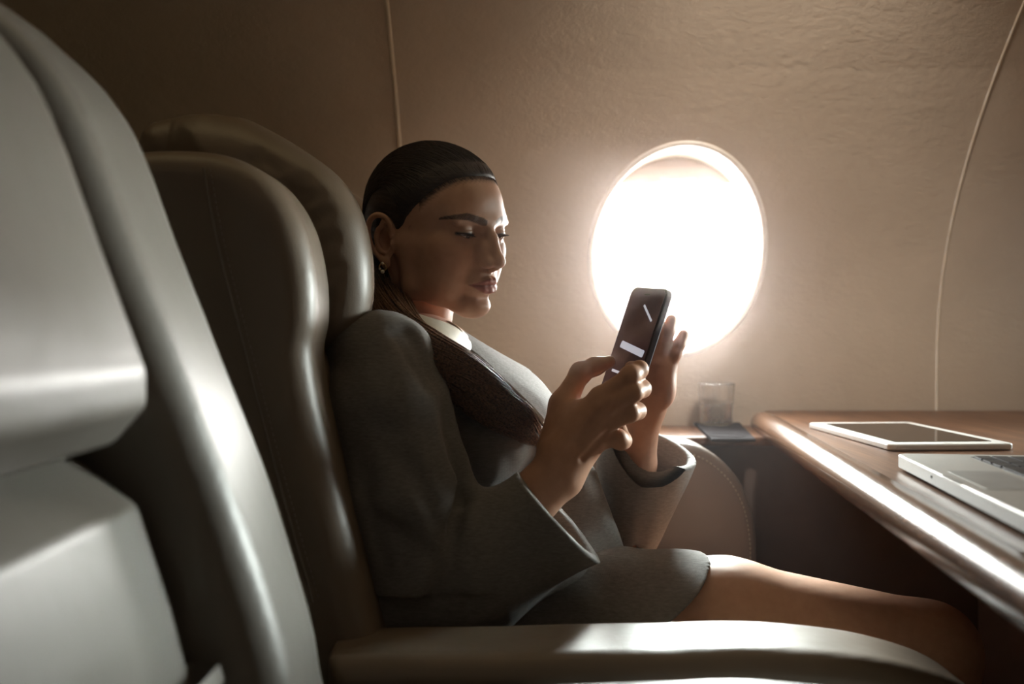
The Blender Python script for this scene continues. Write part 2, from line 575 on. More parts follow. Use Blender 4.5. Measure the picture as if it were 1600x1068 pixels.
M['phone_case'] = simple('dark_phone_case', (0.05, 0.04, 0.05), rough=0.35)
M['white'] = simple('white_bezel', (0.82, 0.83, 0.81), var=0.02, rough=0.3)
M['tray'] = simple('black_leather_tray', (0.022, 0.02, 0.022), rough=0.9, spec=0.03)
M['rubber'] = simple('dark_rubber', (0.02, 0.02, 0.02), rough=0.7)
M['steel'] = simple('polished_steel', (0.6, 0.58, 0.55), rough=0.25, metal=1.0)
def m_glass(name, ior, rough=0.0, clear=0.5, tint=(0.97, 0.98, 0.98)):
    m, nt, b = new_mat(name)
    out = nt.nodes['Material Output']
    tr = nt.nodes.new('ShaderNodeBsdfTransparent'); tr.inputs['Color'].default_value = (*tint, 1)
    b.inputs['Base Color'].default_value = (1, 1, 1, 1)
    setp(b, trans=1.0, ior=ior, rough=rough)
    mx = nt.nodes.new('ShaderNodeMixShader'); mx.inputs[0].default_value = clear
    nt.links.new(b.outputs[0], mx.inputs[1]); nt.links.new(tr.outputs[0], mx.inputs[2])
    nt.links.new(mx.outputs[0], out.inputs['Surface'])
    return m
M['glass'] = m_glass('clear_glass', 1.5, 0.0, 0.22, (0.99, 0.99, 0.99))
M['water'] = m_glass('water', 1.33, 0.0, 0.3, (0.98, 0.99, 0.99))
def m_pane():
    m, nt, b = new_mat('window_pane')
    nt.nodes.remove(b)
    out = nt.nodes['Material Output']
    tr = nt.nodes.new('ShaderNodeBsdfTransparent'); tr.inputs['Color'].default_value = (0.97, 0.98, 0.98, 1)
    gl = nt.nodes.new('ShaderNodeBsdfGlossy'); gl.inputs['Roughness'].default_value = 0.02
    fr = nt.nodes.new('ShaderNodeFresnel'); fr.inputs['IOR'].default_value = 1.45
    mx = nt.nodes.new('ShaderNodeMixShader')
    nt.links.new(fr.outputs[0], mx.inputs[0]); nt.links.new(tr.outputs[0], mx.inputs[1]); nt.links.new(gl.outputs[0], mx.inputs[2])
    nt.links.new(mx.outputs[0], out.inputs['Surface'])
    return m
M['pane'] = m_pane()
def m_shade():
    m, nt, b = new_mat('translucent_window_blind')
    out = nt.nodes['Material Output']
    f = noise(nt, coords(nt, (1, 1, 40)), 3, 2)
    col = ramp(nt, f, [(0.3, (0.40, 0.315, 0.27)), (0.7, (0.46, 0.37, 0.32))])
    nt.links.new(col, b.inputs['Base Color'])
    tl = nt.nodes.new('ShaderNodeBsdfTranslucent')
    nt.links.new(col, tl.inputs['Color'])
    mx = nt.nodes.new('ShaderNodeMixShader'); mx.inputs[0].default_value = 0.004
    nt.links.new(b.outputs[0], mx.inputs[1]); nt.links.new(tl.outputs[0], mx.inputs[2])
    nt.links.new(mx.outputs[0], out.inputs['Surface'])
    setp(b, rough=0.6)
    return m
M['shade'] = m_shade()
# ================================================================== the cabin shell
FLOOR_Z = -0.90
X0, X1 = -1.5, 2.4
CEIL_Z = 0.96
YF = -1.15
wall_back = bpy.data.objects.new('wall_back', None); C.objects.link(wall_back)
wall_back.location = (0.3, WALL_Y, FLOOR_Z)
wall_back['kind'] = 'structure'

def wall_grid(xa, xb, za, zb, nx=2, nz=24):
    V = []; Fc = []
    for i in range(nz + 1):
        z = za + (zb - za) * i / nz
        for j in range(nx + 1):
            V.append((xa + (xb - xa) * j / nx, wall_y(z), z))
    for i in range(nz):
        for j in range(nx):
            a = i * (nx + 1) + j
            Fc.append((a, a + 1, a + nx + 2, a + nx + 1))
    return V, Fc
def merge(parts):
    V = []; Fc = []
    for v, f in parts:
        b = len(V); V += list(v); Fc += [tuple(q + b for q in t) for t in f]
    return V, Fc
def holed_panel(xa, xb, cx, cz):
    hx, hz = WIN_H
    za, zb = cz - 0.28, cz + 0.28
    ang = list(np.linspace(0, 2 * PI, 120, endpoint=False))
    for X, Z in ((xa, za), (xa, zb), (xb, za), (xb, zb)):
        ang.append(math.atan2((Z - cz) / hz, (X - cx) / hx) % (2 * PI))
    ang.sort(); n = len(ang); rings = 8
    V = []; Fc = []
    for r in range(rings + 1):
        s = (r / rings) ** 1.5
        for a in ang:
            ex, ez = hx * math.cos(a), hz * math.sin(a)
            t = min((xb - cx) / ex if ex > 1e-9 else 1e9, (xa - cx) / ex if ex < -1e-9 else 1e9,
                    (zb - cz) / ez if ez > 1e-9 else 1e9, (za - cz) / ez if ez < -1e-9 else 1e9)
            k = 1 + (t - 1) * s
            z = cz + ez * k
            V.append((cx + ex * k, wall_y(z), z))
    for r in range(rings):
        for j in range(n):
            k = (j + 1) % n
            Fc.append((r * n + j, r * n + k, (r + 1) * n + k, (r + 1) * n + j))
    return merge([(V, Fc), wall_grid(xa, xb, FLOOR_Z, za, 2, 12), wall_grid(xa, xb, zb, CEIL_Z, 2, 12)])

SEAMS = (-0.188, 0.769, 1.72)
v, f = wall_grid(X0, SEAMS[0] - 0.002, FLOOR_Z, CEIL_Z, 2, 30)
mesh_obj('wall_panel', v, f, M['wall'], wall_back)
for xa, xb, cx in ((SEAMS[0] + 0.002, SEAMS[1] - 0.002, WINDOW_X[0]), (SEAMS[1] + 0.002, SEAMS[2] - 0.002, WINDOW_X[1])):
    v, f = holed_panel(xa, xb, cx, WIN_C[1])
    mesh_obj('wall_panel', v, f, M['wall'], wall_back)
v, f = wall_grid(SEAMS[2] + 0.002, X1, FLOOR_Z, CEIL_Z, 2, 30)
mesh_obj('wall_panel', v, f, M['wall'], wall_back)
for xs, r in ((SEAMS[0], 0.0036), (SEAMS[1], 0.0020), (SEAMS[2], 0.0036)):
    zz = np.linspace(FLOOR_Z + 0.01, CEIL_Z - 0.01, 50)
    v, f = tube_mesh([np.array([(xs, wall_y(z) - r * 0.3, z) for z in zz])], [np.full(50, r)], 8)
    o = mesh_obj('seam_piping', v, f, M['piping'], wall_back)

def structure_mesh(name, v, f, mat):
    return structure(mesh_obj(name, v, f, mat, smooth=False))
def slab_box(name, lo, hi, mat):
    return structure(box(name, lo, hi, mat))
slab_box('floor', (X0, YF, FLOOR_Z - 0.05), (X1, WALL_Y, FLOOR_Z), M['carpet'])
slab_box('ceiling', (X0, YF, CEIL_Z), (X1, WALL_Y, CEIL_Z + 0.05), M['ceiling'])
slab_box('wall_left', (X0 - 0.05, YF, FLOOR_Z), (X0, WALL_Y, CEIL_Z), M['wall'])
slab_box('wall_right', (X1, YF, FLOOR_Z), (X1 + 0.05, WALL_Y, CEIL_Z), M['wall'])
slab_box('wall_front', (X0, YF - 0.05, FLOOR_Z), (X1, YF, CEIL_Z), M['wall'])

# windows: ring, reveal, pane, blind pulled a little way down
def make_window(idx, cx):
    w = bpy.data.objects.new('window_%d' % idx, None); C.objects.link(w)
    w.location = (cx, WALL_Y, WIN_C[1]); w['kind'] = 'structure'
    hx, hz = WIN_H; cz = WIN_C[1]; n = 96
    # ring lip
    V = []; Fc = []; ns = 10; rr = 0.0058
    for j in range(n):
        a = 2 * PI * j / n
        nx_, nz_ = math.cos(a) / hx, math.sin(a) / hz
        L = math.hypot(nx_, nz_); nx_ /= L; nz_ /= L
        x, z = cx + hx * math.cos(a), cz + hz * math.sin(a)
        y = wall_y(z)
        for k in range(ns):
            b = 2 * PI * k / ns
            V.append((x + nx_ * rr * math.cos(b), y - rr * 0.8 * math.sin(b) + 0.001, z + nz_ * rr * math.cos(b)))
    for j in range(n):
        for k in range(ns):
            j2, k2 = (j + 1) % n, (k + 1) % ns
            Fc.append((j * ns + k, j * ns + k2, j2 * ns + k2, j2 * ns + k))
    mesh_obj('window_ring', V, Fc, M['frame'], w)
    # reveal: an oval sleeve through the wall
    V = []; Fc = []; m = 5
    for i in range(m + 1):
        t = i / m
        for j in range(n):
            a = 2 * PI * j / n
            s = 1.0 - 0.05 * t
            z = cz + hz * s * math.sin(a)
            y0 = wall_y(cz + hz * math.sin(a))
            V.append((cx + hx * s * math.cos(a), y0 + (1.865 - y0) * t, z))
    for i in range(m):
        for j in range(n):
            k = (j + 1) % n
            Fc.append((i * n + j, i * n + k, (i + 1) * n + k, (i + 1) * n + j))
    mesh_obj('window_reveal', V, Fc, M['frame'], w)
    V = [(cx, 1.862, cz)] + [(cx + hx * 0.955 * math.cos(2 * PI * j / n), 1.862, cz + hz * 0.955 * math.sin(2 * PI * j / n)) for j in range(n)]
    Fc = [(0, 1 + j, 1 + (j + 1) % n) for j in range(n)]
    mesh_obj('pane', V, Fc, M['pane'], w)
    # blind: the oval cut off below z_s
    z_s = cz + 0.128
    a0 = math.asin((z_s - cz) / (hz * 0.985))
    pts = [(hx * 0.985 * math.cos(a), hz * 0.985 * math.sin(a)) for a in np.linspace(a0, PI - a0, 40)]
    yb = 1.79
    Mx = Matrix.Translation((cx, yb, cz)) @ Matrix.Rotation(PI / 2, 4, 'X')
    bl = prism('window_blind', pts, -0.0015, 0.0015, M['shade'], w, Mx)
    hd = [(x, y) for x, y in round_rect(0.066, 0.013, 0.004)]
    Mh = Matrix.Translation((cx + 0.004, yb - 0.004, z_s + 0.004)) @ Matrix.Rotation(PI / 2, 4, 'X')
    prism('blind_handle', hd, -0.003, 0.003, M['frame'], bl, Mh, bevel=0.0015)
    return w
make_window(1, WINDOW_X[0])
make_window(2, WINDOW_X[1])

# light bearing haze in the cabin air
def m_haze():
    m = bpy.data.materials.new('cabin_haze'); m.use_nodes = True
    nt = m.node_tree; nt.nodes.clear()
    out = nt.nodes.new('ShaderNodeOutputMaterial'); vsn = nt.nodes.new('ShaderNodeVolumeScatter')
    vsn.inputs['Color'].default_value = (1.0, 0.90, 0.89, 1)
    vsn.inputs['Density'].default_value = HAZE
    vsn.inputs['Anisotropy'].default_value = HAZE_G
    nt.links.new(vsn.outputs[0], out.inputs['Volume'])
    return m
HAZE = 0.034
HAZE_G = 0.88
hz_o = box('haze', (X0 + 0.02, 0.96, FLOOR_Z + 0.02), (X1 - 0.02, 1.76, 0.58), m_haze())
hz_o['kind'] = 'stuff'; hz_o['label'] = 'thin light-filled haze in the cabin air'; hz_o['category'] = 'haze'

# ================================================================== side ledge and table
LEDGE_Z = -0.178
led = thing('side_ledge', 'narrow varnished wood ledge along the wall below the window, carrying the tumbler', 'ledge', (0.2, 1.7, FLOOR_Z))
bm = bmesh.new(); bm_box(bm, (-0.5, 1.605, LEDGE_Z - 0.016), (0.86, 1.798, LEDGE_Z))
bm_obj('ledge_top', bm, M['wood'], led, bevel=0.006, seg=3)
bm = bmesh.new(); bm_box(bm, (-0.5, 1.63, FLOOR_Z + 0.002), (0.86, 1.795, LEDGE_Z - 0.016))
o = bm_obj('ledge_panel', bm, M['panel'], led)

TZ = -0.150
EA = PZ(1190, 655, TZ); EB = PZ(1590, 905, TZ)     # two points of the table's inner edge
ed = (EB - EA)[:2] / np.linalg.norm((EB - EA)[:2])
def edge_at(Y): return EA[0] + (EB[0] - EA[0]) * (Y - EA[1]) / (EB[1] - EA[1])
tab = thing('cabin_table', 'glossy brown walnut cabin table with a rounded rail edge beside the window', 'table', (0.8, 1.2, FLOOR_Z))
YT1, YT0 = 1.797, 0.45
W_RAIL = 0.034
bm = bmesh.new()
xa1, xa0 = edge_at(YT1) + W_RAIL, edge_at(YT0) + W_RAIL
pts = [(xa1, YT1), (1.25, YT1), (1.25, YT0), (xa0, YT0)]
prism('table_top', pts, TZ - 0.030, TZ - 0.0015, M['wood'], tab, bevel=0.001)
# rail: bullnose swept along the inner edge with a rounded far corner
sec = []
for a in np.linspace(-90, 90, 17):
    sec.append((-math.cos(math.radians(a)) * 0.021, math.sin(math.radians(a)) * 0.0195))
prof = [(W_RAIL - 0.001, -0.0195)] + [(x + 0.021, z) for x, z in sec] + [(W_RAIL - 0.001, 0.0190), (W_RAIL - 0.001, 0.0150)]
path = []
nrm = np.array([ed[1], -ed[0]]);
if nrm[0] < 0: nrm = -nrm                                   # towards the table
for t in np.linspace(0, 1, 30):
    Y = YT0 + (1.735 - YT0) * t
    path.append((np.array([edge_at(Y), Y]), nrm))
V = []; Fc = []
for c, nn in path:
    for x, z in prof:
        p = c + nn * x
        V.append((p[0], p[1], TZ - 0.0185 + z))
c = path[-1][0] + nrm * W_RAIL
for a in np.linspace(6, 84, 9):
    an = math.radians(a)
    dn = np.array([math.cos(an) * nrm[0] - math.sin(an) * (-nrm[1]) * 0 , 0])
    d2 = Matrix.Rotation(-an, 2) @ Vector((-nrm[0], -nrm[1]))
    for x, z in prof:
        r = W_RAIL - x
        V.append((c[0] + d2[0] * r, c[1] + d2[1] * r, TZ - 0.0185 + z))
m_ = len(prof); nr = len(V) // m_
for i in range(nr - 1):
    for j in range(m_ - 1):
        Fc.append((i * m_ + j, (i + 1) * m_ + j, (i + 1) * m_ + j + 1, i * m_ + j + 1))
o = mesh_obj('table_rail', V, Fc, M['wood_rail'], tab)
o['label'] = 'rounded walnut rail catching a long highlight'
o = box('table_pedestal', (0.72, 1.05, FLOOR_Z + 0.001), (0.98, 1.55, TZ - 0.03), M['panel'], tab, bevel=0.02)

# ------------------------------------------------------------------ tablet
tb_c = [PZ(1283, 660, TZ + 0.006), PZ(1447, 660, TZ + 0.006), PZ(1556, 693, TZ + 0.006), PZ(1365, 696, TZ + 0.006)]
cen = sum(tb_c) / 4
ax_w = ((tb_c[1] - tb_c[0]) + (tb_c[2] - tb_c[3])) / 2
ax_l = ((tb_c[1] - tb_c[2]) + (tb_c[0] - tb_c[3])) / 2
wT, lT = np.linalg.norm(ax_w), np.linalg.norm(ax_l)
ang_t = math.atan2(ax_w[1], ax_w[0])
Mt = Matrix.Translation((cen[0], cen[1], TZ - 0.0015)) @ Matrix.Rotation(ang_t, 4, 'Z')
tbl = thing('tablet', 'white-framed tablet with a black screen lying flat on the table behind the laptop', 'tablet', (cen[0], cen[1], TZ))
tb = prism('tablet_body', round_rect(wT, lT, 0.010), 0.0004, 0.0085, M['white'], tbl, Mt, bevel=0.002)
prism('screen', round_rect(wT - 0.034, lT - 0.048, 0.001, 2), 0.0084, 0.0089, M['black_glass'], tbl, Mt)
prism('home_button', [(0.0055 * math.cos(a), -lT / 2 + 0.012 + 0.0055 * math.sin(a)) for a in np.linspace(0, 2 * PI, 20, endpoint=False)], 0.0084, 0.0088, M['white'], tbl, Mt)

# ------------------------------------------------------------------ laptop
lc = PZ(1400, 707, TZ + 0.016)
l2 = PZ(1600, 801, TZ + 0.016)
dF = (l2 - lc); dF[2] = 0; dF /= np.linalg.norm(dF)          # along the front edge, towards the camera
dB = np.array([-dF[1], dF[0], 0.0]);                          # away from the woman
if dB[0] < 0: dB = -dB
LW, LD = 0.36, 0.190
Ml = Matrix(((dF[0], dB[0], 0, lc[0]), (dF[1], dB[1], 0, lc[1]), (0, 0, 1, TZ), (0, 0, 0, 1)))
lap = thing('laptop', 'open silver aluminium laptop with black keys on the table edge nearest the camera', 'laptop', (lc[0], lc[1], TZ))
def lr(x0, y0, x1, y1, r=0.003, n=4):
    return [((x0 + x1) / 2 + a, (y0 + y1) / 2 + b) for a, b in round_rect(x1 - x0, y1 - y0, r, n)]
prism('laptop_base', lr(0, 0, LW, LD, 0.011, 6), 0.0015, 0.0155, M['aluminium'], lap, Ml, bevel=0.0015)
prism('trackpad', lr(0.128, 0.012, 0.236, 0.060, 0.004), 0.0152, 0.0158, M['trackpad'], lap, Ml)
kb = prism('keyboard', lr(0.022, 0.068, LW - 0.022, 0.172, 0.003), 0.0152, 0.01575, M['key'], lap, Ml)
kb['label'] = 'black keyboard well'
kd = None
rows = [14, 14, 13, 12, 11, 8]
for r in range(6):
    n = [14, 14, 13, 12, 11, 8][5 - r]
    x = 0.024; avail = LW - 0.048; y0_ = 0.0705 + r * 0.0176; hh = 0.0150 if r < 5 else 0.010
    widths = [1.0] * n
    if 5 - r == 1: widths[-1] = 1.5
    if 5 - r == 2: widths[0] = 1.5
    if 5 - r == 3: widths[0] = 1.7; widths[-1] = 1.7
    if 5 - r == 4: widths[0] = 2.2; widths[-1] = 2.2
    if 5 - r == 5: widths[3] = 5.0
    u = avail / sum(widths)
    for wdt in widths:
        bmk = bmesh.new(); bm_box(bmk, (x + 0.0013, y0_, 0.0155), (x + wdt * u - 0.0013, y0_ + hh, 0.0172))
        bmesh.ops.bevel(bmk, geom=[e for e in bmk.edges if abs(e.verts[0].co.z - e.verts[1].co.z) > 1e-4], offset=0.0012, segments=1, affect='EDGES')
        bmk.transform(Ml)
        bm_obj('key', bmk, M['key'], kb)
        x += wdt * u
# thumb notch, port dot and light slot on the front edge
nb = prism('thumb_notch', lr(0.157, -0.0004, 0.207, 0.0035, 0.0015, 3), 0.0146, 0.0159, M['trackpad'], lap, Ml)
bm = bmesh.new(); bmesh.ops.create_uvsphere(bm, u_segments=12, v_segments=8, radius=0.0022)
bm.transform(Ml @ Matrix.Translation((0.125, 0.0012, 0.0095)))
bm_obj('audio_port', bm, M['key'], lap, smooth=True)
# lid, leaning back
Mlid = Ml @ Matrix.Translation((0, LD - 0.004, 0.016)) @ Matrix.Rotation(math.radians(-22), 4, 'X')
bm = bmesh.new(); bm_box(bm, (0, 0, 0.002), (LW, 0.006, 0.225)); bm.transform(Mlid)
ld_ = bm_obj('laptop_lid', bm, M['aluminium'], lap, bevel=0.0015)
bm = bmesh.new(); bm_box(bm, (0.012, -0.0006, 0.014), (LW - 0.012, 0.0002, 0.215)); bm.transform(Mlid)
bm_obj('screen', bm, M['black_glass'], ld_)
bm = bmesh.new(); bmesh.ops.create_cone(bm, cap_ends=True, segments=16, radius1=0.005, radius2=0.005, depth=LW * 0.8)
bm.transform(Ml @ Matrix.Translation((LW / 2, LD - 0.005, 0.0145)) @ Matrix.Rotation(PI / 2, 4, 'Y'))
bm_obj('hinge', bm, M['key'], lap, smooth=True)

# ------------------------------------------------------------------ tumbler of water in its tray
GX = P(1119, 668, 1.70)
Ltop = LEDGE_Z
tr = thing('drink_tray', 'small black tray with a round recess on the side ledge under the tumbler', 'tray', (0.39, 1.68, Ltop))
q = [PZ(1078, 658, Ltop), PZ(1150, 658, Ltop), PZ(1181, 690, Ltop), PZ(1112, 690, Ltop)]
q = [(p[0], p[1]) for p in q]
qc = np.mean(q, axis=0)
bm = bmesh.new()
# tray top with two round recesses: plate ring by bridging is kept simple with thin discs let into the plate
prism('tray_plate', q, Ltop + 0.0002, Ltop + 0.005, M['tray'], tr, bevel=0.0012)
rc = PZ(1135, 680, Ltop + 0.005)
lathe('recess_ring', [(0.0265, 0.0), (0.0275, 0.0011), (0.029, 0.0013), (0.030, 0.0)], M['tray'], tr, 40, (rc[0], rc[1], Ltop + 0.005))
lathe('recess', [(0.0001, 0.0003), (0.0266, 0.0003)], M['tray'], tr, 40, (rc[0], rc[1], Ltop + 0.005))
gy = PZ(1119, 664, Ltop + 0.005)
tum = thing('tumbler', 'clear cut-glass tumbler half full of water standing on the black tray below the window', 'glass', (gy[0], gy[1], Ltop + 0.005))
gl = (gy[0], gy[1], Ltop + 0.0054)
H = 0.073; R0, R1 = 0.0285, 0.0325
def cut(a, z):
    if z > 0.040 or z < 0.004: return 1.0
    w = min(1, (0.040 - z) / 0.004, (z - 0.004) / 0.004)
    return 1.0 - 0.08 * w * abs(math.sin(9 * a + (z - 0.004) * 330)) ** 1.0 - 0.07 * w * abs(math.sin(9 * a - (z - 0.004) * 330))
zz = np.linspace(0, H, 40)
outer = [(0.0001, 0.0), (R0 - 0.002, 0.0)] + [(R0 + (R1 - R0) * z / H, z) for z in zz[1:]]
inner = [(R1 - 0.0022, H - 0.0003)] + [(R0 + (R1 - R0) * z / H - 0.0025, z) for z in zz[::-1][1:-4]]
inner_z0 = inner[-1][1]
inner += [(R0 - 0.006, inner_z0 - 0.0015), (0.0001, inner_z0 - 0.0015)]
n = 144
V = []; Fc = []
pr = outer + [(R1 - 0.0011, H + 0.0006)] + inner
nouter = len(outer)
for i, (r, z) in enumerate(pr):
    for j in range(n):
        a = 2 * PI * j / n
        rr = r * (cut(a, z) if i < nouter else 1.0)
        V.append((gl[0] + rr * math.cos(a), gl[1] + rr * math.sin(a), gl[2] + z))
for i in range(len(pr) - 1):
    for j in range(n):
        k = (j + 1) % n
        Fc.append((i * n + j, i * n + k, (i + 1) * n + k, (i + 1) * n + j))
mesh_obj('glass_body', V, Fc, M['glass'], tum)
zw = 0.040
wp = [(0.0001, inner_z0 - 0.0012), (R0 - 0.0065, inner_z0 - 0.0012)] + [(R0 + (R1 - R0) * z / H - 0.0027, z) for z in np.linspace(inner_z0 + 0.001, zw, 12)] + [(0.0001, zw)]
lathe('water', wp, M['water'], tum, 72, gl)
# ================================================================== seats
def px_poly(pts, Y):
    return [tuple(P(x, y, Y)[[0, 2]]) for x, y in pts]
def smooth_poly(pts, n=8):
    pts = np.asarray(pts, float); m = len(pts); out = []
    for i in range(m):
        a, b, c, d = pts[i - 1], pts[i], pts[(i + 1) % m], pts[(i + 2) % m]
        for t in np.linspace(0, 1, n, endpoint=False):
            out.append(0.5 * (2 * b + (c - a) * t + (2 * a - 5 * b + 4 * c - d) * t * t + (3 * b - a - 3 * c + d) * t ** 3))
    return out

def stitches(name, pts, parent, r=0.0009, step=0.007, lift=None):
    """a row of short stitches as one part"""
    c = catmull(pts, 300)
    L = np.concatenate([[0], np.cumsum(np.linalg.norm(np.diff(c, axis=0), axis=1))])
    paths = []; rads = []
    s = 0.0
    while s + step * 0.65 < L[-1]:
        u = [s, s + step * 0.32, s + step * 0.65]
        pp = np.stack([np.interp(u, L, c[:, k]) for k in range(3)], -1)
        paths.append(pp); rads.append(np.array([r * 0.5, r, r * 0.5])); s += step
    v, f = tube_mesh(paths, rads, 5)
    o = mesh_obj(name, v, f, M['thread'], parent)
    o['kind'] = 'stuff'
    return o

# ---------------- the woman's seat
seat1 = thing('armchair', 'brown leather cabin armchair with puffed headrest that the woman sits in', 'armchair', (-0.05, 1.25, FLOOR_Z))
RES = 0.005
# A: side shell of the backrest (near and far)
shellA = px_poly([(150, 300), (200, 246), (250, 236), (310, 237), (370, 249), (430, 283), (475, 345), (496, 425), (498, 500), (490, 548), (500, 620), (522, 710), (548, 810), (592, 990), (620, 1110), (430, 1130), (300, 900), (200, 560)], 0.955)
shellA = smooth_poly(shellA, 4)
def side_shell(y0, y1):
    g = Grid((-0.47, y0 - 0.03, -0.48), (-0.08, y1 + 0.03, 0.22), 0.004)
    g.prism(shellA, y0, y1, 0.032)
    g.disp(lambda X, Y, Z: 0.0012 * vnoise(X * 40, Y * 50, Z * 30, 1))
    v, f = g.mesh()
    return relax(v, f, 2), f
v, f = side_shell(0.925, 1.035)
mesh_obj('backrest_wing', v, f, M['leather'], seat1)
v, f = side_shell(1.475, 1.585)
mesh_obj('backrest_wing', v, f, M['leather'], seat1)
# seam lines on the near wing
sm = [P(x, y, 0.9245) for x, y in ((318, 262), (328, 320), (345, 400), (368, 490), (392, 580), (420, 690), (455, 820), (490, 940))]
v, f = tube_mesh([catmull(sm, 60)], [np.full(60, 0.0012)], 6)
mesh_obj('seam', v, f, M['thread'], seat1)
stitches('stitching', [p + np.array([0.006, -0.0002, 0]) for p in sm], seat1, 0.0007, 0.006)
# B: puffed headrest
g = Grid((-0.42, 1.02, -0.10), (-0.09, 1.53, 0.24), 0.0032)
hB = smooth_poly(px_poly([(305, 234), (350, 214), (405, 213), (470, 236), (530, 277), (566, 335), (583, 405), (582, 470), (566, 520), (515, 552), (440, 560), (330, 500)], 1.09), 4)
g.prism(hB, 1.035, 1.135, 0.045)
g.prism(hB, 1.43, 1.52, 0.045, 0.03)
cen_poly = smooth_poly(px_poly([(290, 270), (345, 222), (405, 222), (455, 246), (500, 290), (520, 350), (528, 430), (522, 500), (500, 545), (430, 560), (330, 500)], 1.25), 4)
g.prism(cen_poly, 1.06, 1.50, 0.04, 0.04)
for x0, y0, x1, y1, r in ((432, 262, 418, 252, 3), (448, 292, 478, 276, 5), (466, 322, 498, 300, 6), (478, 352, 512, 330, 6), (489, 388, 520, 372, 6), (496, 425, 530, 418, 5), (500, 470, 527, 440, 7), (500, 505, 520, 470, 6), (392, 248, 402, 236, 4), (455, 305, 470, 300, 5)):
    a = P(x0, y0, 1.033); b = P(x1, y1, 1.036)
    g.cap(a, b, r * 0.00085, 0.0012, 0.012, 'sub')
g.disp(lambda X, Y, Z: 0.0016 * vnoise(X * 55, Y * 40, Z * 45, 2))
v, f = g.mesh(); v = relax(v, f, 2)
mesh_obj('headrest', v, f, M['leather'], seat1)
# C: back cushion between the wings
g = Grid((-0.36, 1.0, -0.50), (-0.05, 1.53, 0.06), 0.005)
bc = px_poly([(380, 520), (500, 548), (516, 600), (520, 700), (540, 800), (572, 900), (600, 1000), (560, 1090), (420, 1000)], 1.25)
g.prism(smooth_poly(bc, 4), 1.03, 1.48, 0.04)
# small bolster that shows under the headrest
sb = smooth_poly(px_poly([(470, 552), (490, 545), (508, 560), (516, 590), (516, 640), (508, 680), (490, 660), (480, 600)], 1.04), 3)
g.prism(sb, 1.015, 1.10, 0.012, 0.01)
v, f = g.mesh(); v = relax(v, f, 2)
mesh_obj('back_cushion', v, f, M['leather'], seat1)
bm = bmesh.new(); bmesh.ops.create_uvsphere(bm, u_segments=14, v_segments=10, radius=0.0035)
bm.transform(Matrix.Translation(P(492, 601, 1.012)) @ Matrix.Diagonal((1, 0.4, 1, 1)))
bm_obj('button', bm, M['rubber'], seat1, smooth=True)
# seat cushion
g = Grid((-0.22, 1.0, -0.60), (0.44, 1.53, -0.38), 0.006)
g.prism([(-0.19, -0.56), (-0.19, -0.44), (0.10, -0.418), (0.36, -0.422), (0.41, -0.45), (0.41, -0.56)], 1.02, 1.49, 0.035)
v, f = g.mesh(); v = relax(v, f, 2)
mesh_obj('seat_cushion', v, f, M['leather'], seat1)
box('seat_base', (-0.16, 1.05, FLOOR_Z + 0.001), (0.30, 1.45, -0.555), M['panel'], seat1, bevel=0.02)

# near armrest of her seat
def armrest(y0, y1, ztop, xa, xf, drop, mat, parent, res=0.004, rr=0.026, name='armrest'):
    g = Grid((xa - 0.03, y0 - 0.03, ztop - drop - 0.04), (xf + 0.03, y1 + 0.03, ztop + 0.03), res)
    top_ = [(xa, ztop - 0.006), (xa + 0.12, ztop - 0.004), (xf - 0.32, ztop), (xf - 0.22, ztop + 0.001), (xf - 0.12, ztop - 0.010), (xf - 0.05, ztop - 0.034), (xf - 0.012, ztop - 0.07), (xf, ztop - 0.11)]
    tp = catmull([(a_, 0, b_) for a_, b_ in top_], 40)
    poly = [(xa, ztop - drop)] + [(p_[0], p_[2]) for p_ in tp] + [(xf, ztop - drop)]
    g.prism(poly, y0, y1, rr)
    g.disp(lambda X, Y, Z: 0.0008 * vnoise(X * 40, Y * 60, Z * 60, 5))
    v, f = g.mesh(); v = relax(v, f, 2)
    return mesh_obj(name, v, f, mat, parent)
armrest(0.865, 0.985, -0.287, -0.165, 0.455, 0.30, M['leather'], seat1)
# far armrest, higher, with a rounded front and a stitched rim
g = Grid((0.0, 1.47, -0.62), (0.42, 1.63, -0.15), 0.004)
fa = [tuple(P(x, y, 1.50)[[0, 2]]) for x, y in ((800, 1100), (800, 700), (960, 694), (1060, 690), (1105, 702), (1145, 735), (1170, 778), (1182, 830), (1184, 900), (1184, 1100))]
fa = smooth_poly(fa, 3)
g.prism(fa, 1.495, 1.60, 0.016)
v, f = g.mesh(); v = relax(v, f, 2)
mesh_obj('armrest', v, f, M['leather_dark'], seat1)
st = [P(x, y, 1.4995) for x, y in ((990, 699), (1062, 699), (1102, 711), (1139, 742), (1162, 783), (1172, 830), (1174, 880))]
v, f = tube_mesh([catmull(st, 50)], [np.full(50, 0.0022)], 6)
mesh_obj('armrest_piping', v, f, M['leather_near'], seat1)
stitches('stitching', [p + np.array([-0.002, -0.004, -0.006]) for p in st], seat1, 0.0012, 0.007)

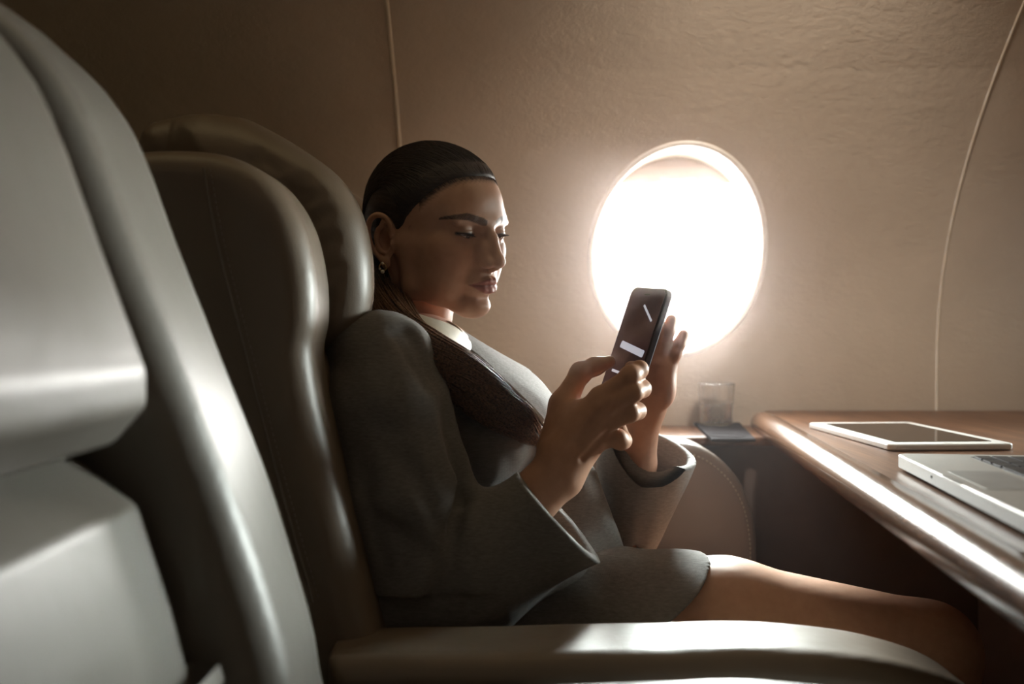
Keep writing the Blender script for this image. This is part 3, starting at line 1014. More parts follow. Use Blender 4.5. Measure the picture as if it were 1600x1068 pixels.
# ---------------- the seat nearest the camera
seat2 = thing('armchair', 'pale leather cabin armchair nearest the camera, out of focus at the left', 'armchair', (-0.25, 0.5, FLOOR_Z))
edge = [(60, 45), (118, 92), (170, 140), (213, 198), (246, 270), (287, 380), (331, 492), (380, 620), (430, 750), (470, 868), (500, 980), (520, 1090)]
front = [tuple(P(x, y, 0.79)[[0, 2]]) for x, y in edge]
def profile(off, back=0.17, k0=0, k1=None):
    fr = front[k0:k1]
    a = [(x - off, z) for x, z in fr]
    b = [(x - back, z) for x, z in fr]
    return a + b[::-1]
ZB = -0.60
fr_ext = front + [(front[-1][0] + 0.05, -0.44), (front[-1][0] + 0.06, -0.52)]
bol = [(front[0][0] - 0.12, front[0][1] + 0.012), (front[0][0] - 0.05, front[0][1] + 0.014)] + fr_ext + [(-0.30, -0.54), (-0.46, -0.1), (-0.52, 0.20)]
bol = smooth_poly(bol, 3)
def bolster(y0, y1):
    g = Grid((-0.56, y0 - 0.03, -0.58), (0.0, y1 + 0.03, 0.30), 0.005)
    g.prism(bol, y0, y1, 0.032)
    g.disp(lambda X, Y, Z: 0.0012 * vnoise(X * 30, Y * 30, Z * 25, 3))
    v, f = g.mesh()
    return relax(v, f, 3), f
for y0, y1 in ((0.655, 0.80), (0.20, 0.345)):
    v, f = bolster(y0, y1)
    mesh_obj('side_bolster', v, f, M['leather_near'], seat2)
def xfront(z):
    zs = [p[1] for p in fr_ext][::-1]; xs = [p[0] for p in fr_ext][::-1]
    return float(np.interp(z, zs, xs))
# head cushion: full, rounded, nearly flush with the bolster
g = Grid((-0.56, 0.31, -0.16), (-0.14, 0.69, 0.30), 0.004)
zs = np.linspace(0.262, -0.072, 16)
hp = [(xfront(z) - 0.004 + 0.004 * math.sin((0.262 - z) / 0.334 * PI), z) for z in zs]
hp[0] = (hp[0][0] - 0.05, hp[0][1]); hp[1] = (hp[1][0] - 0.015, hp[1][1]); hp[-1] = (hp[-1][0] - 0.035, hp[-1][1]); hp[-2] = (hp[-2][0] - 0.008, hp[-2][1])
poly = hp + [(x - 0.14, z) for x, z in hp[::-1]]
g.prism(poly, 0.345, 0.652, 0.045)
g.disp(lambda X, Y, Z: 0.0025 * vnoise(X * 18, Y * 22, Z * 20, 6))
v, f = g.mesh(); v = relax(v, f, 3)
o = mesh_obj('head_cushion', v, f, M['leather_near'], seat2)
# back cushion, set deeper between the bolsters
g = Grid((-0.50, 0.31, -0.48), (-0.02, 0.69, -0.04), 0.004)
zs = np.linspace(-0.082, -0.44, 12)
hp = [(xfront(z) - 0.050, z) for z in zs]
hp[0] = (hp[0][0] - 0.03, hp[0][1])
poly = hp + [(x - 0.11, z) for x, z in hp[::-1]]
g.prism(poly, 0.345, 0.652, 0.022)
g.disp(lambda X, Y, Z: 0.002 * vnoise(X * 18, Y * 22, Z * 20, 8))
v, f = g.mesh(); v = relax(v, f, 3)
o = mesh_obj('back_cushion', v, f, M['leather_near'], seat2)
# pale belt flap tucked at the foot of the back cushion
g = Grid((-0.24, 0.52, -0.40), (-0.05, 0.68, -0.22), 0.003)
fl = [tuple(P(x, y, 0.62)[[0, 2]]) for x, y in ((272, 1062), (300, 1018), (312, 1012), (322, 1040), (338, 1085), (290, 1100))]
g.prism(smooth_poly(fl, 3), 0.585, 0.645, 0.008)
v, f = g.mesh(); v = relax(v, f, 2)
mesh_obj('belt_flap', v, f, M['leather_near'], seat2)
g = Grid((-0.22, 0.20, -0.62), (0.46, 0.80, -0.40), 0.006)
g.prism([(-0.12, -0.58), (-0.14, -0.46), (0.12, -0.445), (0.38, -0.448), (0.43, -0.48), (0.43, -0.58)], 0.33, 0.70, 0.035)
v, f = g.mesh(); v = relax(v, f, 2)
mesh_obj('seat_cushion', v, f, M['leather_near'], seat2)
box('seat_base', (-0.12, 0.38, FLOOR_Z + 0.001), (0.34, 0.66, -0.575), M['panel'], seat2, bevel=0.02)
armrest(0.715, 0.815, -0.2835, -0.10, 0.42, 0.30, M['leather_near'], seat2)
# ================================================================== the woman
person = thing('person', 'woman with sleek dark ponytail and grey suit, seated, looking at the phone she holds', 'person', (-0.05, 1.22, FLOOR_Z))
SK = np.array([0.58, 0.345, 0.235])           # skin base colour

HL_Z = [-110, -60, -20, 0, 18, 32, 45, 58, 70, 88, 146]
HL_X = [-34, -30, -12, 6, 22, 31, 42, 53, 62, 74, 120]
# ---------------- head, modelled in its own frame: x forward, y to her left, z up, in millimetres
g = Grid((-112, -92, -190), (126, 92, 142), 1.35)
g.ell((-8, 0, 42), (92, 75, 80))                                   # cranium
g.ell((28, 0, 46), (62, 63, 54), 18)                               # forehead
g.ell((38, 0, -14), (50, 52, 62), 16)                              # mid face
for s in (-1, 1):
    g.cap((4, s * 55, -2), (14, s * 47, -56), 15, 14, 16)          # ramus
    g.cap((14, s * 46, -56), (72, s * 13, -82), 13, 11, 14)        # jaw line
    g.ell((62, s * 36, -10), (22, 21, 19), 14)                     # cheekbone
    g.cap((56, s * 46, -4), (8, s * 60, -2), 9, 8, 20)              # zygomatic arch
    g.ell((50, s * 33, -36), (30, 25, 38), 18)                     # cheek
    g.cap((84, s * 10, 30), (72, s * 42, 35), 8, 7, 14)             # brow ridge
g.ell((80, 0, -80), (14, 18, 13), 12)                              # chin
g.ell((84, 0, -46), (15, 25, 22), 12)                              # muzzle
g.ell((66, 0, -86), (22, 20, 9), 12)
for s in (-1, 1):
    g.ell((95, s * 32, 12), (15, 17, 12), 10, 'sub')               # socket
    g.ell((73, s * 31, 12), (13.9, 15.5, 13.6), 4)                 # lids over the eye
    g.cap((84, s * 16, 28), (78, s * 46, 27), 4.0, 4.0, 8)         # fullness under the brow
# nose
g.cap((83, 0, 24), (97, 0, 6), 7.5, 6.5, 11)
g.cap((97, 0, 6), (109, 0, -16), 6.2, 6.8, 6)
g.ell((110, 0, -19), (8.5, 8.2, 7.6), 5)
for s in (-1, 1):
    g.ell((101, s * 10.5, -21.5), (9.5, 6.2, 6.6), 4.5)            # ala
    g.ell((92, s * 11, -10), (9, 8, 13), 9)
g.cap((106, 0, -26), (97, 0, -31), 4.2, 3.6, 4)                    # columella
for s in (-1, 1):
    g.ell((104.5, s * 6.2, -28.5), (5.2, 2.8, 3.4), 1.5, 'sub')    # nostril
    g.cap((96, s * 21, -27), (88, s * 30, -42), 1.2, 1.0, 7, 'sub')  # nasolabial
# lips
up = [(84.5, 25.5, -49.0), (91.5, 17, -47.4), (97.0, 9, -44.9), (99.3, 4, -43.7), (99.4, 0, -44.8)]
lo_ = [(84.5, 24.5, -50.5), (91.0, 17, -54.0), (95.5, 9, -56.4), (97.2, 0, -57.4)]
for s in (-1, 1):
    g.chain([(x, s * y, z) for x, y, z in up], (1.4, 3.1, 4.2, 4.5, 4.3), 2.6)
    g.chain([(x, s * y, z) for x, y, z in lo_], (1.4, 3.6, 5.0, 5.6), 3.0)
    g.chain([(x, s * y, z) for x, y, z in [(88.5, 26.0, -50.0), (96.5, 16, -50.3), (102.2, 8, -50.6), (104.6, 0, -50.0)]], (1.0, 0.7, 0.7, 0.8), 1.4, 'sub')
g.cap((104.5, 0, -35), (103.5, 0, -40), 1.2, 1.8, 3, 'sub')        # philtrum
g.ell((99, 0, -69), (9, 18, 5), 7, 'sub')                          # below the lower lip
# eyelid crease and opening
EL_UP, EL_LO = math.radians(-7), math.radians(-29)
def lidpt(t, el, r=13.7, s=1):
    yy = 13.5 * t
    q_ = math.sqrt(max(r * r - (yy * 0.93) ** 2, 20))
    return (73 + q_ * math.cos(el), s * (31 + yy), 12 + q_ * math.sin(el))
for s in (-1, 1):
    g.chain([lidpt(t, math.radians(24 - 14 * t * t), 14.0, s) for t in np.linspace(-0.9, 0.95, 9)], [0.5] * 9, 2.0, 'sub')
    q = g.slab((70, s * 31 - 18, -8), (92, s * 31 + 18, 26))
    sl, X, Y, Z = q
    t = (np.abs(Y) - 31) / 14.0
    el = np.arctan2(Z - 12, np.maximum(X - 73, 0.1)) - 0.10 * t
    hh = (EL_UP - EL_LO) / 2 * (1 - t * t)
    dcut = (np.abs(el - (EL_UP + EL_LO) / 2) - hh) * 13 + 0 * X
    g.put(sl, dcut.astype(np.float32), 0.7, 'sub')
# neck
HY = math.radians(-38); HP = math.radians(9); HR = math.radians(4)
g.chain([(-20, 0, -30), (-26, 0, -95), (-44, 0, -185)], (46, 43, 50), 16)
for s in (-1, 1):
    g.cap((-18, s * 56, -24), (10, s * 12, -170), 10, 9, 12)       # sternomastoid
# ears
for s in (-1, 1):
    g.ell((-15, s * 73, 1), (16, 5, 28), 5)
    g.ell((-12, s * 80, -2), (9, 8, 13), 3, 'sub')
    g.chain([(-3, s * 76, 6), (-2, s * 78, 17), (-8, s * 82, 28), (-19, s * 86, 31), (-29, s * 88, 24), (-33, s * 87, 9), (-29, s * 84, -8), (-20, s * 79, -20), (-12, s * 76, -26)],
            (2.6, 2.8, 3.0, 3.2, 3.3, 3.2, 3.0, 3.2, 4.0), 1.8, n=30)
    g.chain([(-13, s * 79, 20), (-21, s * 82, 12), (-23, s * 81, 0), (-19, s * 79, -11), (-11, s * 78, -15)], (2.2, 2.6, 2.6, 2.6, 2.4), 2.2, n=16)
    g.ell((-10, s * 76, -27), (7.5, 4.2, 8), 3)
    g.ell((-1, s * 74.5, -4), (3.6, 4.2, 6), 2.5)
    g.ell((-10, s * 77, -4), (6.5, 5, 9), 2.0, 'sub')
hv, hf = g.mesh()
hv = relax(hv, hf, 1, 0.4)
_s = hv.copy(); _e = np.concatenate([hf[:, [0, 1]], hf[:, [1, 2]], hf[:, [2, 3]], hf[:, [3, 0]]])
_deg = np.bincount(_e.ravel(), minlength=len(hv))
for _ in range(70):                      # even out the forehead
    _s = 0.4 * _s + 0.6 * np.stack([(np.bincount(_e[:, 0], _s[_e[:, 1], a], len(hv)) + np.bincount(_e[:, 1], _s[_e[:, 0], a], len(hv))) / _deg for a in range(3)], 1)
_m = np.clip((hv[:, 2] - 30) / 12, 0, 1) * np.clip((hv[:, 0] - 20) / 30, 0, 1)
hv = hv + (_s - hv) * (_m * _m * (3 - 2 * _m))[:, None]
F3 = np.array([math.cos(HP) * math.cos(HY), math.cos(HP) * math.sin(HY), -math.sin(HP)])
L3 = np.array([-math.sin(HY), math.cos(HY), 0.0])
U3 = np.cross(F3, L3)
L4 = L3 * math.cos(HR) + U3 * math.sin(HR); U4 = np.cross(F3, L4)
HS = 0.001 * 0.985
HR3 = np.stack([F3, L4, U4], axis=1) * HS
tragus = P(617, 377, 1.222)
HC = tragus - HR3 @ np.array([0, -72, 0])
def hw(p): return np.asarray(p) @ HR3.T + HC
MH = Matrix([[*map(float, HR3[i]), float(HC[i])] for i in range(3)] + [[0, 0, 0, 1]])

def gauss(d, w): return np.exp(-(d / w) ** 2)
def seg_dist(v, pts, sx=1.0):
    best = np.full(len(v), 1e9)
    for i in range(len(pts) - 1):
        a = np.array(pts[i], float); b = np.array(pts[i + 1], float); D = b - a
        t = np.clip(((v - a) @ D) / (D @ D), 0, 1)
        best = np.minimum(best, np.linalg.norm(v - a - t[:, None] * D, axis=1))
    return best
cols = np.tile(SK, (len(hv), 1))
def blend(mask, col):
    global cols
    cols = cols * (1 - mask[:, None]) + np.array(col) * mask[:, None]
x, y, z = hv.T; ay = np.abs(y)
va = np.stack([x, ay, z], 1)
blend(0.30 * gauss(np.linalg.norm((va - [66, 44, -18]) / [1, 1, 0.9], axis=1), 20), (0.58, 0.26, 0.18))     # cheeks
# lips: between the outer contours
upz = np.interp(ay, [0, 4, 9, 17, 26], [-41.4, -39.9, -41.4, -45.4, -50.4])
loz = np.interp(ay, [0, 9, 17, 25], [-62.8, -61.0, -57.0, -51.4])
lm = np.clip((upz - z) / 0.9 + 0.5, 0, 1) * np.clip((z - loz) / 0.9 + 0.5, 0, 1) * (ay < 26) * (x > 80)
blend(0.85 * lm, (0.40, 0.14, 0.12))
slit = gauss(seg_dist(va, [(86, 25.5, -50.2), (95, 16, -50.3), (99.5, 8, -50.6), (101, 0, -50.0)]), 1.2) * (x > 80)
blend(0.6 * slit, (0.12, 0.035, 0.03))
# eye shadow on the upper lid
blend(0.7 * gauss(np.linalg.norm((va - [84, 31, 14]) / [1, 1.6, 1.0], axis=1), 8) * (z > 7.5), (0.40, 0.27, 0.20))
# brows
bz = np.interp(ay, [10, 22, 36, 50, 56], [27.5, 31.0, 35.0, 33.5, 29.5])
bw = np.interp(ay, [8, 14, 36, 54, 60], [3.6, 5.8, 5.2, 2.8, 0.6])
hairy = 0.90 + 0.10 * np.sin(ay * 2.3 + z * 1.4) * np.sin(ay * 5.1)
bm_ = np.clip((bw - np.abs(z - bz)) / 1.2 + 0.3, 0, 1) * (ay > 8.5) * (ay < 57) * (x > 45)
blend(np.clip(0.93 * bm_ * hairy, 0, 1), (0.045, 0.024, 0.018))
# lash line
lash = seg_dist(va, [lidpt(t, EL_UP + 0.10 * t - (EL_UP - EL_LO) / 2 * t * t + 0.03, 13.9) for t in np.linspace(-0.95, 1.12, 10)])
blend(np.clip(1.3 * gauss(lash, 1.8), 0, 0.97) * (x > 60), (0.02, 0.012, 0.01))
blend(0.35 * gauss(np.linalg.norm(va - [-12, 76, 0], axis=1), 12), (0.40, 0.17, 0.12))

# darker scalp right at the hairline
hlx = np.interp(z, HL_Z, HL_X) + 6 * np.cos(y * 0.045) - 4
blend(0.8 * np.clip((x - hlx - 1 + 2 * np.sin(z * 1.3) * np.sin(y * 1.1)) / -9 + 1, 0, 1) * (z > 8) * (ay < 69), (0.05, 0.028, 0.02))
def warp(p):
    p = np.array(p, float)
    dz = np.interp(p[:, 2], [-190, -112, -92, -50, -20, 12, 30, 60, 100], [0, 5, 9, 5.5, 4.5, 7, 4.5, 1, 0])
    p[:, 2] += dz * np.clip((p[:, 0] - 15) / 45, 0, 1)
    return p
hv = warp(hv)

# ---------------- right hand (the near one), holding the phone
SKIN_PARTS = [(hw(hv), hf, cols)]
def hand_grid(lo, hi, res=0.0012): return Grid(lo, hi, res)
def A(px, py, Y): return P(px, py, Y)
RW = A(868, 742, 1.075)             # wrist
g = hand_grid((-0.10, 0.98, -0.42), (0.24, 1.24, 0.02), 0.0015)
# forearm from the elbow to the wrist
REL = A(672, 925, 1.055)
g.cap(REL, A(790, 830, 1.065), 0.040, 0.034, 0)
g.cap(A(790, 830, 1.065), A(842, 768, 1.072), 0.033, 0.027, 0.01)
g.cap(A(842, 768, 1.072), RW, 0.0255, 0.0245, 0.01, scale=(1, 1, 1))
# palm: metacarpals to the four knuckles
kn = {'i': A(938, 622, 1.072), 'm': A(941, 640, 1.066), 'r': A(936, 664, 1.070), 'l': A(926, 688, 1.080)}
ws = {'i': A(872, 708, 1.075), 'm': A(876, 720, 1.070), 'r': A(880, 734, 1.074), 'l': A(884, 748, 1.080)}
for k, r0, r1 in (('i', 0.019, 0.0128), ('m', 0.019, 0.013), ('r', 0.019, 0.0125), ('l', 0.018, 0.0115)):
    g.cap(ws[k], kn[k], r0, r1, 0.010)
g.cap(RW, A(880, 715, 1.078), 0.0245, 0.023, 0.014)
g.ell(A(905, 672, 1.088), (0.030, 0.018, 0.034), 0.014)
# fingers reach across behind the phone and curl away from us
g.chain([kn['i'], A(984, 588, 1.066), A(999, 577, 1.078), A(986, 574, 1.108)], (0.0118, 0.0096, 0.0092, 0.0074), 0.005)
g.ell(A(986, 585, 1.067), (0.0100, 0.0095, 0.0098), 0.006)
g.chain([kn['m'], A(990, 613, 1.062), A(1003, 607, 1.080), A(986, 600, 1.112)], (0.0122, 0.0098, 0.0094, 0.0076), 0.005)
g.chain([kn['r'], A(985, 645, 1.066), A(996, 642, 1.084), A(982, 632, 1.112)], (0.0118, 0.0095, 0.0090, 0.0072), 0.005)
g.chain([kn['l'], A(966, 684, 1.076), A(974, 688, 1.088), A(968, 664, 1.108)], (0.0112, 0.0092, 0.0086, 0.0066), 0.005)
g.ell(A(970, 690, 1.080), (0.0098, 0.010, 0.0095), 0.004)
# thumb rises on the screen side and its tip rests on the glass
g.chain([A(868, 700, 1.090), A(880, 632, 1.105), A(907, 581, 1.118), A(930, 572, 1.126), A(952, 565, 1.130)], (0.0205, 0.0150, 0.0105, 0.0095, 0.0070), 0.008)
g.ell(A(908, 584, 1.117), (0.0112, 0.0110, 0.0105), 0.004)
# shallow valleys between the knuckles and tendons on the back of the hand
for a, b in ((A(955, 632, 1.055), A(900, 690, 1.050)), (A(955, 655, 1.054), A(905, 700, 1.050)), (A(950, 676, 1.060), A(910, 715, 1.054))):
    g.cap(a, b, 0.0018, 0.0010, 0.008, 'sub')
v, f = g.mesh(); v = relax(v, f, 1, 0.4)
SKIN_PARTS.append((v, f, np.tile(SK * [0.98, 0.93, 0.92], (len(v), 1))))

# ---------------- left hand (the far one), palm towards us, fingers up behind the phone
g = hand_grid((0.02, 1.08, -0.36), (0.28, 1.46, 0.07), 0.0015)
LW = A(1003, 652, 1.235)
g.cap(A(958, 885, 1.34), A(992, 725, 1.268), 0.034, 0.026, 0)
g.cap(A(992, 725, 1.268), LW, 0.026, 0.0225, 0.01)
lk = {'i': A(1002, 572, 1.215), 'm': A(1016, 566, 1.210), 'r': A(1031, 567, 1.210), 'l': A(1044, 574, 1.212)}
for k, dx in (('i', -10), ('m', -2), ('r', 6), ('l', 14)):
    g.cap(A(1004 + dx, 634, 1.230), lk[k], 0.0165, 0.0118, 0.010)
g.cap(LW, A(1014, 620, 1.226), 0.0225, 0.022, 0.012)
g.ell(A(1040, 604, 1.208), (0.013, 0.015, 0.025), 0.010)            # heel of the palm, little-finger side
g.chain([lk['i'], A(1010, 535, 1.205), A(1016, 512, 1.198), A(1019, 494, 1.192)], (0.0105, 0.0090, 0.0082, 0.0066), 0.004)
g.chain([lk['m'], A(1022, 530, 1.203), A(1027, 508, 1.198), A(1030, 490, 1.194)], (0.0108, 0.0092, 0.0084, 0.0068), 0.003)
g.chain([lk['r'], A(1038, 536, 1.206), A(1044, 516, 1.204), A(1049, 500, 1.204)], (0.0104, 0.0088, 0.0080, 0.0064), 0.003)
g.chain([lk['l'], A(1054, 552, 1.208), A(1061, 538, 1.208), A(1068, 523, 1.210)], (0.0100, 0.0084, 0.0074, 0.0060), 0.003)
g.chain([A(994, 622, 1.222), A(984, 596, 1.200), A(978, 572, 1.182)], (0.0150, 0.0115, 0.0085), 0.008)   # thumb, under the phone
v, f = g.mesh(); v = relax(v, f, 1, 0.4)
SKIN_PARTS.append((v, f, np.tile(SK * [1.0, 0.90, 0.88], (len(v), 1))))

# ---------------- trunk and legs
g = Grid((-0.24, 0.98, -0.92), (0.66, 1.48, 0.08), 0.006)
nk = hw((-44, 0, -185))
g.cap(hw((-38, 0, -150)), (-0.125, 1.255, -0.08), 0.046, 0.060, 0.02)
g.cap((-0.125, 1.12, -0.045), (-0.125, 1.39, -0.045), 0.045, 0.045, 0.04)
g.cap((-0.11, 1.255, -0.08), (-0.085, 1.25, -0.28), 0.085, 0.075, 0.05, scale=(1, 1.45, 1))
g.cap((-0.085, 1.25, -0.26), (-0.06, 1.24, -0.36), 0.075, 0.085, 0.04, scale=(1, 1.6, 1))
g.cap((-0.135, 1.12, -0.045), REL, 0.045, 0.040, 0.02)
g.cap((-0.135, 1.40, -0.045), A(945, 890, 1.37), 0.045, 0.040, 0.02)
def leg(hip, knee, ank, toe, r):
    hm = np.array(hip) * 0.45 + np.array(knee) * 0.55 + np.array([0, 0, 0.019])
    g.cap(hip, hm, r[0], r[0] * 0.6 + r[1] * 0.4, 0.02)
    g.cap(hm, knee, r[0] * 0.6 + r[1] * 0.4, r[1], 0.02)
    mid = np.array(knee) * 0.65 + np.array(ank) * 0.35 + [-0.018, 0, 0]
    g.cap(knee, mid, r[1] * 0.93, 0.050, 0.02); g.cap(mid, ank, 0.050, 0.033, 0.02)
    heel = np.array(ank) + [-0.03, 0, -0.045]
    g.cap(ank, heel, 0.032, 0.026, 0.015); g.cap(np.array(ank) + [0, 0, -0.02], toe, 0.032, 0.018, 0.02)
leg((-0.03, 1.165, -0.352), (0.470, 1.120, -0.368), (0.505, 1.13, -0.80), (0.62, 1.12, -0.872), (0.084, 0.056))
leg((-0.03, 1.315, -0.385), (0.445, 1.275, -0.435), (0.43, 1.26, -0.80), (0.55, 1.25, -0.872), (0.078, 0.054))
v, f = g.mesh(); v = relax(v, f, 2)
v[:, 2] = np.maximum(v[:, 2], FLOOR_Z + 0.002)
SKIN_PARTS.append((v, f, np.tile(SK * [1.05, 1.02, 1.0], (len(v), 1))))
V = np.concatenate([p[0] for p in SKIN_PARTS]); off = 0; Fs = []
for p in SKIN_PARTS:
    Fs.append(p[1] + off); off += len(p[0])
body = mesh_obj('body', V, np.concatenate(Fs), M['skin'], person)
set_colors(body, np.concatenate([p[2] for p in SKIN_PARTS]))

# ---------------- eyes
EYE_EL = math.radians(-20)
M['eye'] = simple('eye_white', (0.70, 0.62, 0.58), rough=0.12)
M['iris'] = simple('dark_brown_iris', (0.035, 0.018, 0.012), rough=0.08)
def head_child(name, bm, mat, parent=person, smooth=True):
    bm.transform(MH)
    return bm_obj(name, bm, mat, parent, smooth=smooth)
for s in (-1, 1):
    bm = bmesh.new(); bmesh.ops.create_uvsphere(bm, u_segments=28, v_segments=18, radius=12.2)
    bm.transform(Matrix.Translation((73, s * 31, 12 + 7)))
    e_ = head_child('eyeball', bm, M['eye'])
    bm = bmesh.new(); bmesh.ops.create_uvsphere(bm, u_segments=20, v_segments=12, radius=6.2)
    bm.transform(Matrix.Translation((73 + 6.9 * math.cos(EYE_EL), s * 30.5, 19 + 6.9 * math.sin(EYE_EL))))
    head_child('iris', bm, M['iris'], e_)
# lashes
paths = []; rads = []
for s in (-1, 1):
    ln = warp([lidpt(t, EL_UP + 0.10 * t - (EL_UP - EL_LO) / 2 * t * t + 0.02, 14.0, s) for t in np.linspace(-0.6, 1.08, 26)])
    for i, p in enumerate(ln):
        d = np.array([0.75, s * (-0.15 + 0.75 * i / 26), -0.42]); d /= np.linalg.norm(d)
        L_ = 6.5
        pp = np.array([p, p + d * L_ * 0.5, p + d * L_ + np.array([0, 0, 1.8])])
        paths.append(hw(pp)); rads.append(np.array([0.00042, 0.00030, 0.0001]))
v, f = tube_mesh(paths, rads, 4)
o = mesh_obj('eyelashes', v, f, M['hair'], person); o['kind'] = 'stuff'

# ---------------- hair: sleek cap, pulled back
g = Grid((-118, -98, -110), (108, 98, 146), 1.6)
g.ell((-8, 0, 42), (97.5, 80, 85.5))
g.ell((28, 0, 46), (66.5, 67.5, 58.5), 18)
g.ell((-40, 0, -8), (56, 60, 62), 20)
g.ell((-62, 0, -45), (38, 42, 50), 22)                 # hair gathered at the nape
g.disp(lambda X, Y, Z: (0.30 * np.sin(95 * np.arctan2(Y, Z - 20 + 0 * X) + 3 * np.sin(X * 0.05)) + 0.25 * np.sin(41 * np.arctan2(Y, Z - 10 + 0 * X) + 4 * np.sin(X * 0.04 + 1))) * np.clip((60 - X) / 60, 0.12, 1))
qa = g.slab(g.lo, g.lo + g.n * g.res)
hl0 = np.interp(qa[3], HL_Z, HL_X) + 6 * np.cos(qa[2] * 0.045) - 4
g.f[qa[0]] += (3.4 * np.clip((qa[1] - hl0 + 26) / 26, 0, 1) * (qa[3] > 10)).astype(np.float32)
full_f = g.f.copy(); full_g = g
# hairline cut
q = g.slab(g.lo, g.lo + g.n * g.res)
sl, X, Y, Z = q
hl = np.interp(Z, HL_Z, HL_X)
hl = hl + 6 * np.cos(Y * 0.045) - 4
d = (X - hl) * 0.8
g.put(sl, (d + 0 * g.f[sl]).astype(np.float32), 9.0, 'and')
for s in (-1, 1):
    g.ell((-14, s * 82, 2), (19, 17, 31), 4, 'sub')
M['hair_strand_dark'] = simple('dark_hair_strand', (0.026, 0.015, 0.011), rough=0.4, spec=0.4)
v, f = g.mesh(); v = relax(v, f, 1, 0.4)
hair_v = v.copy()
hair = mesh_obj('hair', v, f, M['hair'], None)
hair.data.transform(MH)
set_parent(hair, person)
# ponytail falling over the near shoulder
pt = [hw((-62, -14, -40)), hw((-60, -36, -85)), P(622, 528, 1.150), P(668, 556, 1.105), P(720, 588, 1.092), P(772, 630, 1.100), P(815, 662, 1.118), P(846, 694, 1.128)]
pr_ = [0.042, 0.042, 0.034, 0.027, 0.026, 0.024, 0.017, 0.004]
g = Grid((-0.26, 1.02, -0.18), (0.08, 1.38, 0.12), 0.0022)
g.chain(pt, [r * k_ for r, k_ in zip(pr_, (0.85, 0.85, 0.8, 0.72, 0.66, 0.6, 0.5, 0.4))], 0.012, n=26)
v, f = g.mesh(); v = relax(v, f, 2)
pony = mesh_obj('ponytail', v, f, M['hair'], person)
cc = catmull(np.hstack([np.array(pt), np.array(pr_)[:, None]]), 40)
paths = []; rads = []
tg = np.gradient(cc[:, :3], axis=0); tg /= np.linalg.norm(tg, axis=1)[:, None]
n1 = np.cross(tg, [0, 0, 1.0]); n1 /= np.linalg.norm(n1, axis=1)[:, None]; n2 = np.cross(tg, n1)
for i in range(1300):
    a = rng.uniform(0, 2 * PI); k = rng.uniform(0.70, 1.04); tw = rng.uniform(-0.5, 0.5)
    i0 = rng.randint(0, 12); i1 = rng.randint(30, 41)
    t = np.linspace(0, 1, 40)
    aa = a + tw * t + 0.16 * np.sin(t * 7 + a * 3) + 0.05 * np.sin(t * 17 + i)
    wild = 1 + (0.18 * rng.rand() ** 4) * t + (t > 0.8) * (t - 0.8) * rng.uniform(0, 2.2)
    rr = np.maximum(cc[:, 3], 0.004) * k * wild
    pth = cc[:, :3] + (np.cos(aa) * rr)[:, None] * n1 + (np.sin(aa) * rr)[:, None] * n2
    pth = pth[i0:i1:1]
    w = np.linspace(0, 1, len(pth))
    paths.append(pth); rads.append(np.full(len(pth), 0.00052) * np.clip(np.minimum(w, 1 - w) * 8, 0.15, 1))
v, f = tube_mesh(paths, rads, 3)
o = mesh_obj('hair_strands', v, f, M['strand'], pony); o['kind'] = 'stuff'
# fine strands lying over the cap, combed from the hairline to the nape
def cap_radius(c0, dirs):
    r = np.linspace(50, 125, 76)
    P_ = c0 + dirs[:, None, :] * r[None, :, None]
    ii = np.clip(np.round((P_ - full_g.lo) / full_g.res).astype(int), 0, full_g.n - 1)
    vals = full_f[ii[..., 0], ii[..., 1], ii[..., 2]]
    k = np.argmax(vals > 0, axis=1); k = np.maximum(k, 1)
    j = np.arange(len(k)); f0 = vals[j, k - 1]; f1 = vals[j, k]
    return r[k - 1] + (f0 / np.minimum(f0 - f1, -1e-6)) * 1.0
c0 = np.array([-12.0, 0, 36.0])
paths = []; rads = []
hvl = hair_v
hl_v = np.interp(hvl[:, 2], HL_Z, HL_X) + 6 * np.cos(hvl[:, 1] * 0.045) - 4
cand = np.where((np.abs(hvl[:, 0] - hl_v) < 6) & (hvl[:, 2] > 30))[0]
_d = hvl[cand] - c0; _l = np.linalg.norm(_d, axis=1)
cand = cand[(cap_radius(c0, _d / _l[:, None]) - _l) < 2.5]
for i in rng.choice(cand, 900):
    d0 = hvl[i] - c0; d0 /= np.linalg.norm(d0)
    d1 = np.array([-70.0, hvl[i][1] * 0.35 + rng.uniform(-8, 8), -52.0 + rng.uniform(-10, 10)]); d1 /= np.linalg.norm(d1)
    dm = np.array([-0.30, d0[1] * 1.5, 1.15]) * 0.9
    t0 = rng.uniform(0, 0.5) ** 2; t1 = rng.uniform(0.6, 1.0)
    t = np.linspace(t0, t1, 22)
    dd = ((1 - t) ** 2)[:, None] * d0 + (2 * t * (1 - t))[:, None] * dm + (t ** 2)[:, None] * d1
    dd /= np.linalg.norm(dd, axis=1)[:, None]
    dd[:, 1] += 0.02 * np.sin(t * 7 + i); dd /= np.linalg.norm(dd, axis=1)[:, None]
    rr = cap_radius(c0, dd)
    rr = np.convolve(np.pad(rr, 2, mode='edge'), np.ones(5) / 5, 'valid') + 0.25
    paths.append(hw(c0 + dd * rr[:, None]))
    w_ = np.linspace(0, 1, 22)
    rads.append(0.00040 * np.clip(np.minimum(w_, 1 - w_) * 7, 0.1, 1))
sv, sf = tube_mesh(paths, rads, 3)
o = mesh_obj('hair_strands', sv, sf, M['hair_strand_dark'], hair); o['kind'] = 'stuff'
